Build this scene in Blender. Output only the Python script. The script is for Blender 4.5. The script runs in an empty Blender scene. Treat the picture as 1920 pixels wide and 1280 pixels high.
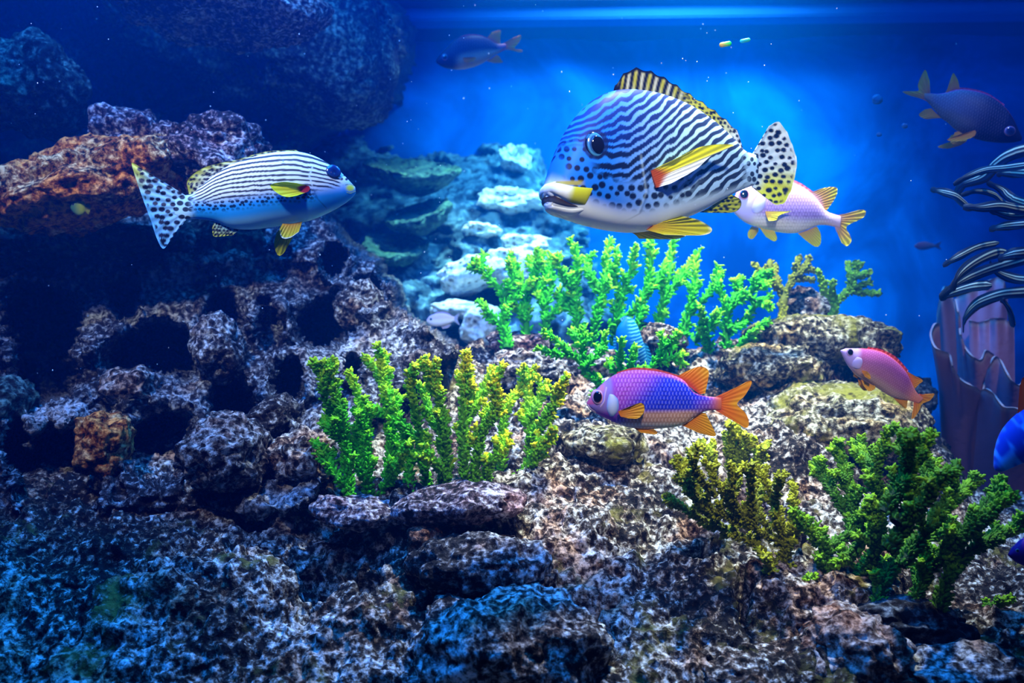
import bpy, bmesh, math, random
import numpy as np
from mathutils import Vector, Matrix
from mathutils.bvhtree import BVHTree

sc = bpy.context.scene
col = sc.collection
random.seed(7)
RNG = np.random.default_rng(7)

# ------------------------------------------------------------------ camera, light, exposure
FPX = 1500.0                                   # focal length in pixels of the 1920x1280 frame
cam_d = bpy.data.cameras.new('camera'); cam = bpy.data.objects.new('camera', cam_d); col.objects.link(cam)
cam_d.sensor_width = 36.0; cam_d.lens = 36.0*FPX/1920.0
cam.rotation_euler = (math.pi/2, 0, 0)
cam_d.clip_start = 0.02; cam_d.clip_end = 50
cam_d.dof.use_dof = True; cam_d.dof.focus_distance = 1.22; cam_d.dof.aperture_fstop = 4.2
sc.camera = cam
sc.view_settings.view_transform = 'Standard'; sc.view_settings.look = 'None'
sc.view_settings.exposure = 0.12; sc.view_settings.gamma = 1.0
sc.view_settings.use_curve_mapping = False
sc.cycles.use_denoising = True
sc.cycles.max_bounces = 4; sc.cycles.diffuse_bounces = 2; sc.cycles.volume_bounces = 0

world = bpy.data.worlds.new('world'); sc.world = world; world.use_nodes = True
world.node_tree.nodes['Background'].inputs[0].default_value = (0.02, 0.14, 0.75, 1)
world.node_tree.nodes['Background'].inputs[1].default_value = 0.10

def lamp(name, kind, loc, aim, power, color, size=0.1, angle=60, blend=1.0):
    d = bpy.data.lights.new(name, kind); o = bpy.data.objects.new(name, d); col.objects.link(o)
    d.energy = power; d.color = color; o.location = loc
    o.rotation_euler = (Vector(aim)-Vector(loc)).to_track_quat('-Z', 'Y').to_euler()
    if kind == 'SPOT':
        d.spot_size = math.radians(angle); d.spot_blend = blend; d.shadow_soft_size = size
    elif kind == 'AREA':
        d.shape = 'DISK'; d.size = size
    else:
        d.shadow_soft_size = size
    return o
# lamps over the tank: white over the reef, cyan at the back, blue between; plus added fills
lamp('tank_or_fill_lamp', 'SPOT', (0.45, 1.45, 1.55), (0.25, 1.60, -0.1), 520, (1.0, 0.97, 0.84), 0.05, 52)
lamp('tank_or_fill_lamp', 'SPOT', (0.22, 0.12, 1.05), (0.28, 1.25, 0.17), 118, (1.0, 0.94, 0.88), 0.08, 42)  # added front fill to brighten the fish, not over the tank
lamp('tank_or_fill_lamp', 'SPOT', (-0.70, 0.35, 1.25), (-0.56, 1.45, 0.25), 104, (0.96, 0.96, 0.98), 0.08, 42)
lamp('tank_or_fill_lamp', 'SPOT', (0.05, 2.35, 1.75), (-0.05, 2.80, 0.13), 460, (0.55, 0.93, 1.0), 0.08, 48)
lamp('tank_or_fill_lamp', 'SPOT', (0.75, 2.5, 1.7), (0.62, 3.9, 0.48), 600, (0.22, 0.70, 1.0), 0.2, 95)
lamp('tank_or_fill_lamp', 'SPOT', (-0.55, 1.0, 1.5), (-0.72, 1.95, 0.72), 34, (0.6, 0.8, 1.0), 0.08, 46)
lamp('tank_or_fill_lamp', 'SPOT', (1.0, 0.8, 1.35), (1.02, 1.75, 0.06), 46, (0.85, 0.9, 1.0), 0.08, 30)  # added spot to brighten the eels and the leaf coral
lamp('blue_tank_lamp', 'AREA', (-0.5, 0.9, 1.7), (-0.30, 1.2, 0.0), 92, (0.01, 0.20, 1.0), 1.1)
lamp('blue_tank_lamp', 'AREA', (0.9, 1.6, 1.9), (0.9, 1.7, 0.0), 46, (0.01, 0.26, 1.0), 1.2)
lamp('blue_tank_lamp', 'AREA', (-0.9, 2.2, 2.0), (-0.8, 2.6, 0.0), 34, (0.01, 0.30, 1.0), 1.2)

# ------------------------------------------------------------------ pixel <-> space
def P(px, py, Y):
    return Vector(((px-960.0)/FPX*Y, Y, -(py-640.0)/FPX*Y))
def ray(px, py):
    return Vector(((px-960.0)/FPX, 1.0, -(py-640.0)/FPX)).normalized()

# ------------------------------------------------------------------ noise
def _hash(ix, iy, iz, seed):
    h = (ix.astype(np.int64)*374761393 + iy.astype(np.int64)*668265263 + iz.astype(np.int64)*2147483647 + seed*974711) & 0xFFFFFFFF
    h = ((h ^ (h >> 13))*1274126177) & 0xFFFFFFFF
    h = ((h ^ (h >> 16))*2246822519) & 0xFFFFFFFF
    return ((h ^ (h >> 15)) & 0xFFFFFF).astype(np.float64)/float(0xFFFFFF)
def vnoise(p, seed=0):
    i = np.floor(p).astype(np.int64); f = p-i; f = f*f*f*(f*(f*6-15)+10)
    r = np.zeros(len(p))
    for dx in (0, 1):
        for dy in (0, 1):
            for dz in (0, 1):
                w = (f[:, 0] if dx else 1-f[:, 0])*(f[:, 1] if dy else 1-f[:, 1])*(f[:, 2] if dz else 1-f[:, 2])
                r += w*_hash(i[:, 0]+dx, i[:, 1]+dy, i[:, 2]+dz, seed)
    return r*2-1
def fbm(p, octaves=4, seed=0, gain=0.5):
    a, r, q, t = 1.0, np.zeros(len(p)), np.array(p, float), 0.0
    for k in range(octaves):
        r += a*vnoise(q, seed+k*17); t += a; a *= gain; q = q*2.03+5.1
    return r/t
def ridged(p, octaves=4, seed=0):
    a, r, q, t = 1.0, np.zeros(len(p)), np.array(p, float), 0.0
    for k in range(octaves):
        r += a*(1-np.abs(vnoise(q, seed+k*13))*1.6); t += a; a *= .5; q = q*2.1+3.3
    return r/t
def worley(p, seed=0):
    i = np.floor(p).astype(np.int64); best = np.full(len(p), 9.0)
    for dx in (-1, 0, 1):
        for dy in (-1, 0, 1):
            for dz in (-1, 0, 1):
                cx, cy, cz = i[:, 0]+dx, i[:, 1]+dy, i[:, 2]+dz
                d = (cx+_hash(cx, cy, cz, seed+1)-p[:, 0])**2 + (cy+_hash(cx, cy, cz, seed+2)-p[:, 1])**2 + (cz+_hash(cx, cy, cz, seed+3)-p[:, 2])**2
                best = np.minimum(best, d)
    return np.sqrt(best)
def sstep(a, b, x):
    t = np.clip((np.asarray(x, float)-a)/(b-a), 0, 1); return t*t*(3-2*t)
def lerp(a, b, t):
    return a+(b-a)*t
def mixc(a, b, t):
    t = np.asarray(t)[..., None]; return np.asarray(a, float)*(1-t)+np.asarray(b, float)*t

# ------------------------------------------------------------------ mesh and object helpers
def mesh_of(name, V, F, C=None, smooth=True):
    """V (n,3), F a list of (m,k) index arrays; C an optional per-vertex colour."""
    me = bpy.data.meshes.new(name)
    V = np.asarray(V, np.float32); me.vertices.add(len(V)); me.vertices.foreach_set('co', V.ravel())
    F = [np.asarray(f, np.int32) for f in (F if isinstance(F, list) else [F]) if len(f)]
    nl = sum(f.size for f in F); npoly = sum(len(f) for f in F)
    me.loops.add(nl); me.polygons.add(npoly)
    me.loops.foreach_set('vertex_index', np.concatenate([f.ravel() for f in F]))
    tot = np.concatenate([np.full(len(f), f.shape[1], np.int32) for f in F])
    start = np.concatenate([[0], np.cumsum(tot)[:-1]]).astype(np.int32)
    me.polygons.foreach_set('loop_start', start); me.polygons.foreach_set('loop_total', tot)
    me.polygons.foreach_set('use_smooth', np.full(npoly, smooth, bool))
    me.update(calc_edges=True); me.validate()
    if C is not None:
        C = np.asarray(C, np.float32)
        if C.shape[1] == 3: C = np.concatenate([C, np.ones((len(C), 1), np.float32)], 1)
        a = me.color_attributes.new('Col', 'FLOAT_COLOR', 'POINT'); a.data.foreach_set('color', C.ravel())
    return me
def grid_faces(nu, nv, wrap=False):
    a = np.arange(nu*nv).reshape(nu, nv)
    b = np.concatenate([a, a[:, :1]], 1) if wrap else a
    return np.stack([b[:-1, :-1], b[1:, :-1], b[1:, 1:], b[:-1, 1:]], -1).reshape(-1, 4)
def obj(name, me, mat=None, parent=None, loc=None):
    o = bpy.data.objects.new(name, me); col.objects.link(o)
    if mat is not None: me.materials.append(mat)
    if parent is not None: o.parent = parent
    if loc is not None: o.location = loc
    return o
def empty(name, loc, rz=0.0):
    o = bpy.data.objects.new(name, None); col.objects.link(o); o.location = loc; o.rotation_euler = (0, 0, rz)
    o.empty_display_size = 0.03
    return o
def tag(o, label=None, cat=None, group=None, kind=None):
    if label: o['label'] = label
    if cat: o['category'] = cat
    if group: o['group'] = group
    if kind: o['kind'] = kind
    return o
def catmull(pts, n):
    """resample a polyline (any dimension) smoothly to n points"""
    p = np.asarray(pts, float)
    if len(p) == 2: return p[0]+(p[1]-p[0])*np.linspace(0, 1, n)[:, None]
    d = np.concatenate([[0], np.cumsum(np.maximum(np.linalg.norm(np.diff(p[:, :2], axis=0), axis=1), 1e-6))])
    e = np.vstack([2*p[0]-p[1], p, 2*p[-1]-p[-2]]); t = np.linspace(0, d[-1], n)
    k = np.clip(np.searchsorted(d, t, 'right')-1, 0, len(p)-2); u = ((t-d[k])/(d[k+1]-d[k]))[:, None]
    p0, p1, p2, p3 = e[k], e[k+1], e[k+2], e[k+3]
    return .5*((2*p1)+(-p0+p2)*u+(2*p0-5*p1+4*p2-p3)*u*u+(-p0+3*p1-3*p2+p3)*u**3)

# ------------------------------------------------------------------ materials
def new_mat(name):
    m = bpy.data.materials.new(name); m.use_nodes = True
    nt = m.node_tree; b = nt.nodes['Principled BSDF']
    return m, nt, b
def ramp(nt, stops, fac):
    r = nt.nodes.new('ShaderNodeValToRGB'); cr = r.color_ramp
    while len(cr.elements) < len(stops): cr.elements.new(0.5)
    for e, (p, c) in zip(cr.elements, stops): e.position = p; e.color = (*c, 1)
    nt.links.new(fac, r.inputs[0]); return r.outputs[0]
def noise_node(nt, scale, detail=4, rough=0.6, distort=0.0, vec=None):
    n = nt.nodes.new('ShaderNodeTexNoise'); n.inputs['Scale'].default_value = scale; n.inputs['Detail'].default_value = detail
    n.inputs['Roughness'].default_value = rough; n.inputs['Distortion'].default_value = distort
    if vec is not None: nt.links.new(vec, n.inputs['Vector'])
    return n.outputs['Fac']
def mix_rgb(nt, fac, a, b, mode='MIX'):
    m = nt.nodes.new('ShaderNodeMix'); m.data_type = 'RGBA'; m.blend_type = mode
    for s, v in ((m.inputs[0], fac), (m.inputs[6], a), (m.inputs[7], b)):
        if isinstance(v, (int, float)): s.default_value = v
        elif isinstance(v, tuple): s.default_value = (*v, 1)
        else: nt.links.new(v, s)
    return m.outputs[2]
def rock_mat(name, dark, mid, warm, pale, bias=0.0, scale=1.0, moss=None, moss_at=.55, warm_at=.5):
    """encrusted reef rock: dark pits, rusty patches and a pale crust"""
    m, nt, b = new_mat(name)
    tc = nt.nodes.new('ShaderNodeNewGeometry').outputs['Position']
    f1 = noise_node(nt, 92*scale, 5, 0.66, 0.0, tc)
    big = noise_node(nt, 5.5*scale, 3, 0.5, 0.3, tc)
    add = nt.nodes.new('ShaderNodeMath'); add.operation = 'MULTIPLY_ADD'; add.inputs[1].default_value = 0.40; add.inputs[2].default_value = -0.20+bias
    nt.links.new(big, add.inputs[0])
    s = nt.nodes.new('ShaderNodeMath'); s.operation = 'ADD'; nt.links.new(f1, s.inputs[0]); nt.links.new(add.outputs[0], s.inputs[1])
    c = ramp(nt, [(0.40, dark), (0.47, mid), (0.545, tuple(.35*pale[i]+.65*mid[i] for i in range(3))), (0.62, pale)], s.outputs[0])
    w = noise_node(nt, 11*scale, 4, 0.6, 0.2, tc)
    wr = ramp(nt, [(warm_at, (0, 0, 0)), (warm_at+.12, (1, 1, 1))], w)
    wc = mix_rgb(nt, 0.85, c, warm, 'MULTIPLY'); c = mix_rgb(nt, wr, c, wc)
    if moss:
        g = noise_node(nt, 8*scale, 5, 0.65, 0.3, tc)
        gr = ramp(nt, [(moss_at, (0, 0, 0)), (moss_at+.12, (1, 1, 1))], g)
        c = mix_rgb(nt, gr, c, moss)
    pv = nt.nodes.new('ShaderNodeTexVoronoi'); pv.inputs['Scale'].default_value = 58*scale; pv.inputs['Randomness'].default_value = 1.0
    nt.links.new(tc, pv.inputs['Vector'])
    c = mix_rgb(nt, 1.0, c, ramp(nt, [(0.16, (.22, .18, .17)), (0.36, (1, 1, 1))], pv.outputs['Distance']), 'MULTIPLY')
    nt.links.new(c, b.inputs['Base Color'])
    b.inputs['Roughness'].default_value = 0.8; b.inputs['Specular IOR Level'].default_value = 0.12
    bp = nt.nodes.new('ShaderNodeBump'); bp.inputs['Strength'].default_value = 0.9; bp.inputs['Distance'].default_value = 0.008
    v = nt.nodes.new('ShaderNodeTexVoronoi'); v.inputs['Scale'].default_value = 95*scale; nt.links.new(tc, v.inputs['Vector'])
    h = nt.nodes.new('ShaderNodeMath'); h.operation = 'MULTIPLY_ADD'; h.inputs[1].default_value = .5
    nt.links.new(v.outputs['Distance'], h.inputs[0]); nt.links.new(f1, h.inputs[2])
    nt.links.new(h.outputs[0], bp.inputs['Height']); nt.links.new(bp.outputs['Normal'], b.inputs['Normal'])
    return m
def vcol_mat(name, rough=0.5, spec=0.3, bump=None, transmit=0.0):
    """colours laid out per vertex: own markings, and light painted on some fish"""
    m, nt, b = new_mat(name)
    a = nt.nodes.new('ShaderNodeVertexColor'); a.layer_name = 'Col'
    nt.links.new(a.outputs['Color'], b.inputs['Base Color'])
    b.inputs['Roughness'].default_value = rough; b.inputs['Specular IOR Level'].default_value = spec
    if bump:
        tc = nt.nodes.new('ShaderNodeNewGeometry').outputs['Position']
        n = noise_node(nt, bump[0], 3, .6, 0, tc); bp = nt.nodes.new('ShaderNodeBump')
        bp.inputs['Strength'].default_value = bump[1]; bp.inputs['Distance'].default_value = 0.004
        nt.links.new(n, bp.inputs['Height']); nt.links.new(bp.outputs['Normal'], b.inputs['Normal'])
    if transmit:
        t = nt.nodes.new('ShaderNodeBsdfTranslucent'); nt.links.new(a.outputs['Color'], t.inputs['Color'])
        mx = nt.nodes.new('ShaderNodeMixShader'); mx.inputs[0].default_value = transmit
        nt.links.new(b.outputs[0], mx.inputs[1]); nt.links.new(t.outputs[0], mx.inputs[2])
        nt.links.new(mx.outputs[0], nt.nodes['Material Output'].inputs['Surface'])
    return m
def plain_mat(name, c, rough=0.5, spec=0.3):
    m, nt, b = new_mat(name); b.inputs['Base Color'].default_value = (*c, 1)
    b.inputs['Roughness'].default_value = rough; b.inputs['Specular IOR Level'].default_value = spec
    return m

DK = (0.009, 0.007, 0.008)
R_PALE = rock_mat('encrusted_pale_rock', DK, (0.09, 0.06, 0.045), (0.72, 0.40, 0.24), (0.86, 0.82, 0.76), 0.0, 1.0, warm_at=.49)
R_FLOOR = rock_mat('encrusted_reef_floor', DK, (0.075, 0.05, 0.034), (0.72, 0.38, 0.22), (0.86, 0.83, 0.78), -0.022, 1.0, moss=(0.17, 0.14, 0.03), moss_at=.57, warm_at=.49)
R_GREY = rock_mat('encrusted_grey_rock', DK, (0.07, 0.055, 0.05), (0.7, 0.42, 0.3), (0.62, 0.60, 0.60), -.015, 1.0)
R_RUST = rock_mat('rusty_rock', DK, (0.10, 0.05, 0.035), (0.9, 0.50, 0.30), (0.60, 0.48, 0.42), 0.0, 0.9, warm_at=.46)
R_ORANGE = rock_mat('orange_crusted_rock', DK, (0.20, 0.07, 0.015), (1.0, 0.42, 0.10), (0.85, 0.60, 0.30), 0.02, 0.9, warm_at=.40)
R_MOSS = rock_mat('mossy_rock', DK, (0.085, 0.065, 0.03), (0.8, 0.52, 0.22), (0.62, 0.57, 0.42), -.01, 1.0, moss=(0.20, 0.18, 0.025), moss_at=.50)
R_PURP = rock_mat('purple_crusted_rock', DK, (0.09, 0.055, 0.065), (0.75, 0.42, 0.36), (0.68, 0.60, 0.64), -.02, 1.1)
R_DARK = rock_mat('dark_rock', DK, (0.03, 0.03, 0.035), (0.5, 0.4, 0.4), (0.22, 0.24, 0.26), -0.04, .8)
R_TEAL = rock_mat('algae_dark_rock', DK, (0.02, 0.035, 0.035), (0.5, 0.5, 0.4), (0.16, 0.24, 0.20), -0.03, .8)
R_WHITE = rock_mat('bleached_rock', (0.30, 0.32, 0.33), (0.6, 0.62, 0.62), (0.95, 0.95, 0.92), (0.9, 0.9, 0.88), 0.10, .7)
# ------------------------------------------------------------------ the setting: floor, rock walls, back wall, rim
def interp2(xs, ys, T, x, y):
    T = np.asarray(T, float); xs = np.asarray(xs, float); ys = np.asarray(ys, float)
    i = np.clip(np.searchsorted(xs, x)-1, 0, len(xs)-2); j = np.clip(np.searchsorted(ys, y)-1, 0, len(ys)-2)
    u = np.clip((x-xs[i])/(xs[i+1]-xs[i]), 0, 1); v = np.clip((y-ys[j])/(ys[j+1]-ys[j]), 0, 1)
    u = u*u*(3-2*u)
    return (T[j, i]*(1-u)+T[j, i+1]*u)*(1-v)+(T[j+1, i]*(1-u)+T[j+1, i+1]*u)*v
def roughen(V, s, seed, amp):
    """knobs and pits pushed out along the surface"""
    G = V.reshape(*s, 3); n = np.cross(np.gradient(G, axis=0), np.gradient(G, axis=1)).reshape(-1, 3)
    n /= np.maximum(np.linalg.norm(n, axis=1), 1e-9)[:, None]
    if n[:, 1].mean() > 0: n = -n             # always towards the viewing side
    h = 0.016*ridged(V*19, 3, seed+31)-.008+0.012*fbm(V*50, 3, seed+32)+0.011*(.45-worley(V*56+.3*fbm(V*90, 2, seed+8)[:, None], seed+33))
    return V+n*(amp*h)[:, None]
FX = [-500, 0, 350, 650, 950, 1250, 1500, 1680, 1850, 2300]
FY = [0.55, 0.8, 0.95, 1.1, 1.3, 1.5, 1.7, 1.9, 2.1, 2.4, 3.9]
FT = [[1950]*10, [1510]*10,
      [1290, 1290, 1285, 1280, 1280, 1285, 1290, 1300, 1300, 1300],
      [1090, 1090, 1100, 1110, 1100, 1110, 1120, 1130, 1150, 1160],
      [950, 950, 940, 935, 930, 940, 955, 990, 1050, 1070],
      [870, 870, 850, 815, 805, 810, 815, 880, 980, 1010],
      [830, 830, 770, 720, 718, 725, 720, 800, 950, 980],
      [800, 780, 740, 665, 655, 655, 640, 740, 930, 960],
      [790, 770, 740, 720, 715, 715, 680, 800, 930, 960],
      [800, 800, 800, 800, 800, 800, 790, 850, 930, 960],
      [820]*10]
ncol, nrow = 720, 340
gx = np.linspace(-450, 2350, ncol)
gy = np.concatenate([np.linspace(0.6, 0.9, 22)[:-1], np.geomspace(0.9, 1.98, 250)[:-1], np.linspace(1.98, 3.85, 70)])
nrow = len(gy)
PX, YY = np.meshgrid(gx, gy, indexing='ij'); PX = PX.ravel(); YY = YY.ravel()
PYf = interp2(FX, FY, FT, PX, YY)
V = np.stack([(PX-960)/FPX*YY, YY, -(PYf-640)/FPX*YY], 1)
V0 = V.copy()
d = 0.036*fbm(V0*4.0, 3, 3) + 0.055*(0.55-worley(V0*5.5+fbm(V0*9, 2, 5)[:, None]*.35, 11)) + 0.012*ridged(V0*15, 3, 21)
# crevices between the stones
for (cx, cy, rx, ry, dep) in [(600, 1062, 52, 30, .06), (700, 1085, 40, 26, .05), (845, 1135, 60, 24, .06), (1322, 1030, 34, 15, .07),
                              (1392, 1105, 16, 46, .07), (470, 950, 42, 26, .05), (880, 1000, 110, 16, .05), (555, 1110, 50, 22, .03),
                              (1090, 1120, 60, 14, .03), (1500, 1025, 20, 18, .06), (1060, 840, 26, 26, .07), (1240, 845, 34, 16, .05),
                              (1120, 1190, 20, 40, .03), (300, 1090, 60, 18, .02), (1560, 735, 40, 12, .05), (1420, 735, 30, 12, .04)]:
    r = np.sqrt(((PX-cx)/rx)**2+((PYf-cy)/ry)**2) + 0.35*fbm(V0*22, 2, 77)
    d -= dep*sstep(1.25, .55, r)
V[:, 2] += d*np.where(YY > 2.2, .6, 1); V[:, 1] -= 0.35*d
V = roughen(V, (ncol, nrow), 60, 1.0)
floor_me = mesh_of('floor', V, grid_faces(ncol, nrow)[:, ::-1])
floor = tag(obj('floor', floor_me, R_FLOOR), kind='structure')

def relief(name, x0, x1, y0, y1, step, base, edge, pits, mat, seed, bulge=.07, rise=1.3, soft=40):
    """a rock face: its depth runs from row to row, turns back past its edge and is eaten by caves"""
    gx = np.arange(x0, x1, step); gy = np.arange(y0, y1, step); X, Yp = np.meshgrid(gx, gy, indexing='ij'); s = X.shape; X = X.ravel(); Yp = Yp.ravel()
    D = np.interp(Yp, [b[0] for b in base], [b[1] for b in base])
    xb = np.interp(Yp, [e[0] for e in edge], [e[1] for e in edge])
    P0 = np.stack([(X-960)/FPX*D, D, -(Yp-640)/FPX*D], 1)
    wob = fbm(P0*10, 3, seed+9)
    D = D + rise*sstep(0, 1, (X-xb+wob*28)/soft) + 0.10*fbm(P0*3.0, 2, seed)
    w1 = worley(P0*np.array([6.5, 3, 7.5])+fbm(P0*7, 2, seed+5)[:, None]*.4, seed+1)
    D -= bulge*(0.6-w1)*1.6 + 0.018*ridged(P0*13, 3, seed+2)
    for (cx, cy, rx, ry, dep) in pits:
        r = np.sqrt(((X-cx)/rx)**2+((Yp-cy)/ry)**2) + 0.55*fbm(P0*9, 3, seed+int(cx)) + .12*fbm(P0*40, 2, seed+int(cx))
        D += dep*sstep(1.10, .62, r) - 0.03*np.exp(-((r-1.35)/.25)**2)
    V = np.stack([(X-960)/FPX*D, D, -(Yp-640)/FPX*D], 1)
    V = roughen(V, s, seed, 1.0)
    F = grid_faces(*s); back = sstep(0, 1, (X-xb+wob*28)/soft)
    F = F[(back[F] < .9).any(1)]
    me = mesh_of(name, V, F)
    return tag(obj(name, me, mat), kind='structure')

R_CLIFF = rock_mat('reef_wall_rock', DK, (0.05, 0.045, 0.05), (0.7, 0.5, 0.4), (0.50, 0.50, 0.52), -0.01, .9)
wall_left = relief('wall_left', -450, 930, 330, 1010, 3.4,
    [(250, 2.45), (360, 2.2), (430, 2.02), (500, 1.86), (650, 1.60), (800, 1.42), (900, 1.30), (950, 1.27), (1010, 1.38)],
    [(330, 560), (400, 600), (440, 640), (500, 695), (560, 735), (600, 775), (640, 830), (660, 845), (700, 780), (760, 700), (850, 640), (950, 560), (1010, 380)],
    [(78, 640, 72, 118, .40), (300, 655, 92, 58, .35), (300, 852, 60, 66, .42), (112, 888, 66, 88, .42), (541, 716, 31, 36, .30), (612, 605, 58, 52, .35),
     (432, 765, 48, 62, .28), (420, 610, 36, 56, .22), (505, 610, 26, 40, .12), (-120, 720, 100, 150, .3), (30, 820, 26, 60, .25), (660, 690, 18, 26, .2), (520, 800, 22, 22, .12), (230, 560, 30, 40, .15), (60, 560, 50, 30, .1), (690, 545, 28, 30, .15), (625, 490, 20, 30, .2)],
    R_CLIFF, 100)
wall_far = relief('wall_rear_left', -450, 900, -260, 620, 6.0,
    [(-260, 2.2), (-50, 2.35), (60, 2.5), (200, 2.75), (320, 2.9), (430, 2.8), (620, 2.5)],
    [(-260, 640), (0, 705), (60, 738), (130, 742), (190, 715), (250, 600), (330, 470), (430, 520), (620, 700)],
    [(60, 40, 110, 60, .3), (230, 170, 110, 60, .3), (420, 250, 120, 60, .3), (-100, 250, 140, 140, .4)],
    R_TEAL, 300, bulge=.10, rise=1.1, soft=40)

R_MID = rock_mat('haze_tinted_back_rock', (.03, .07, .11), (.06, .14, .22), (.9, .95, .9), (.22, .40, .50), -.02, .22)  # blue haze and cyan highlights mixed into the rock colour
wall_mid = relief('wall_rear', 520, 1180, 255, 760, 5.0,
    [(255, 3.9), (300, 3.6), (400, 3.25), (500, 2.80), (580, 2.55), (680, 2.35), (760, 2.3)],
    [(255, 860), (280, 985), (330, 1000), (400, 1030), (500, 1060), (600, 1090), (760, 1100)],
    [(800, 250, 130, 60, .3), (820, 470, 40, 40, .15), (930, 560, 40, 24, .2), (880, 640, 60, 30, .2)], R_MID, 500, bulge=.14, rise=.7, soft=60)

# back wall of the tank, painted blue and unevenly weathered
m, nt, b = new_mat('blue_tank_wall')
tc = nt.nodes.new('ShaderNodeNewGeometry').outputs['Position']
c = ramp(nt, [(0.36, (0.0, 0.05, 0.28)), (0.50, (0.0, 0.10, 0.52)), (0.64, (0.0, 0.19, 0.85))], noise_node(nt, 1.5, 5, .62, .8, tc))
nt.links.new(c, b.inputs['Base Color']); b.inputs['Roughness'].default_value = .8; b.inputs['Specular IOR Level'].default_value = .1
M_WALL = m
gx = np.linspace(-5, 5, 160); gz = np.linspace(-1.8, 1.62, 80); X, Z = np.meshgrid(gx, gz, indexing='ij')
q = np.stack([X.ravel(), np.full(X.size, 3.9), Z.ravel()], 1); q[:, 1] += 0.10*fbm(q*1.6, 4, 9)
tag(obj('wall_back', mesh_of('wall_back', q, grid_faces(160, 80)), M_WALL), kind='structure')

def box_mesh(name, sx, sy, sz, bev=0.0):
    bm = bmesh.new(); bmesh.ops.create_cube(bm, size=1.0)
    for v in bm.verts: v.co = Vector((v.co.x*sx, v.co.y*sy, v.co.z*sz))
    if bev: bmesh.ops.bevel(bm, geom=bm.edges[:], offset=bev, segments=2, affect='EDGES')
    me = bpy.data.meshes.new(name); bm.to_mesh(me); bm.free(); return me
M_RIM = plain_mat('painted_blue_rim', (0.005, 0.07, 0.30), .7, .1)
M_HOOD = plain_mat('black_hood', (0.004, 0.008, 0.02), .8)
o = obj('trim_1', box_mesh('trim_1', 4.6, 0.10, 0.058, .006), M_RIM, loc=P(1640, 24, 3.55)); o.rotation_euler = (0, -.012, 0); tag(o, kind='structure')
o = obj('ceiling', box_mesh('ceiling', 7.0, 0.5, 0.30, .01), M_HOOD, loc=P(1250, 17, 3.5)+Vector((0, .18, 0.168))); o.rotation_euler = (0, -.012, 0); tag(o, kind='structure')

# ------------------------------------------------------------------ rocks, each its own thing
_dg = bpy.context.evaluated_depsgraph_get()
def bvh_of(o):
    me = o.data; v = np.empty(len(me.vertices)*3, np.float32); me.vertices.foreach_get('co', v)
    lt = np.empty(len(me.polygons), np.int32); me.polygons.foreach_get('loop_total', lt)
    li = np.empty(len(me.loops), np.int32); me.loops.foreach_get('vertex_index', li)
    s = np.concatenate([[0], np.cumsum(lt)]); polys = [li[s[k]:s[k+1]].tolist() for k in range(len(lt))]
    return BVHTree.FromPolygons([Vector(t) for t in v.reshape(-1, 3).tolist()], polys)
FLOOR_BVH = bvh_of(floor)
def floor_hit(px, py, default=1.5):
    h = FLOOR_BVH.ray_cast(Vector((0, 0, 0)), ray(px, py))
    return h[0].y if h[0] is not None else default

_ico = {}
def ico(n):
    if n not in _ico:
        bm = bmesh.new(); bmesh.ops.create_icosphere(bm, subdivisions=n, radius=1.0)
        _ico[n] = (np.array([v.co[:] for v in bm.verts]), np.array([[v.index for v in f.verts] for f in bm.faces])); bm.free()
    return _ico[n]
def rock_mesh(rx, ry, rz, seed, lump=.34, sub=5, square=.75, fine=1.0):
    D, F = ico(sub)
    q = np.sign(D)*np.abs(D)**square; q /= np.linalg.norm(q, axis=1)[:, None]**.6
    r = 1+lump*fbm(D*1.5+seed*3.7, 3, seed)+lump*.35*(0.5-worley(D*2.4+seed, seed+5))
    V = q*r[:, None]*np.array([rx, ry, rz])
    n = D/np.array([rx, ry, rz]); n /= np.linalg.norm(n, axis=1)[:, None]
    w = V+seed*1.31
    amp = min(1.0, min(rx, rz)/.05)
    V = V+n*(amp*fine*(.014*ridged(w*17, 3, seed+2)-.007+.008*fbm(w*55, 3, seed+3)+.006*(.5-worley(w*68, seed+4))))[:, None]
    return V, F
def rock(label, px, py, rx, ry, Y, mat, seed, depth=None, lump=.34, sub=5, rot=0.0, tilt=0.0, square=.75, cat='rock', name='reef_rock', group='loose reef rocks', fine=1.0):
    """px, py the middle of the rock in the frame, rx, ry its half size there, Y its distance (None: resting on the floor)"""
    if Y is None: Y = floor_hit(px, py+ry*.75)+.3*ry/FPX*1.2
    k = Y/FPX; a, c = rx*k, ry*k; b_ = (depth if depth else .8*(a+c)*.75)
    V, F = rock_mesh(a, b_, c, seed, lump, sub, square, fine)
    o = obj(name, mesh_of(name, V, F), mat, loc=P(px, py, Y)); o.rotation_euler = (0, rot, tilt)
    return tag(o, label, cat, group)

M_ = 'loose reef rocks'
rock('flat pale stone slab lying across the reef below the yellow-green coral', 858, 944, 128, 34, 1.225, R_PURP, 1, depth=.07, lump=.2, sub=6, rot=-.10)
rock('small lumpy stone with an orange-pink top beside the flat slab', 660, 960, 72, 30, 1.22, R_PURP, 2, depth=.05, rot=.05)
rock('small rusty red stone tucked under the flat slab', 797, 1018, 33, 32, 1.17, R_RUST, 3, depth=.03)
rock('low brown boulder just below the overhanging flat slab', 905, 1062, 118, 52, 1.12, R_GREY, 4, sub=6, depth=.07)
rock('large domed speckled boulder at the bottom edge below the slab', 950, 1222, 180, 108, 1.02, R_PALE, 5, sub=6, lump=.25, depth=.10)
rock('dark rusty boulder at the foot of the olive coral', 1588, 1222, 98, 72, 1.02, R_RUST, 6, sub=6, depth=.07)
rock('long dark ledge stone under the big green coral', 1705, 1172, 112, 46, 1.07, R_DARK, 7, sub=6, depth=.06)
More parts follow.
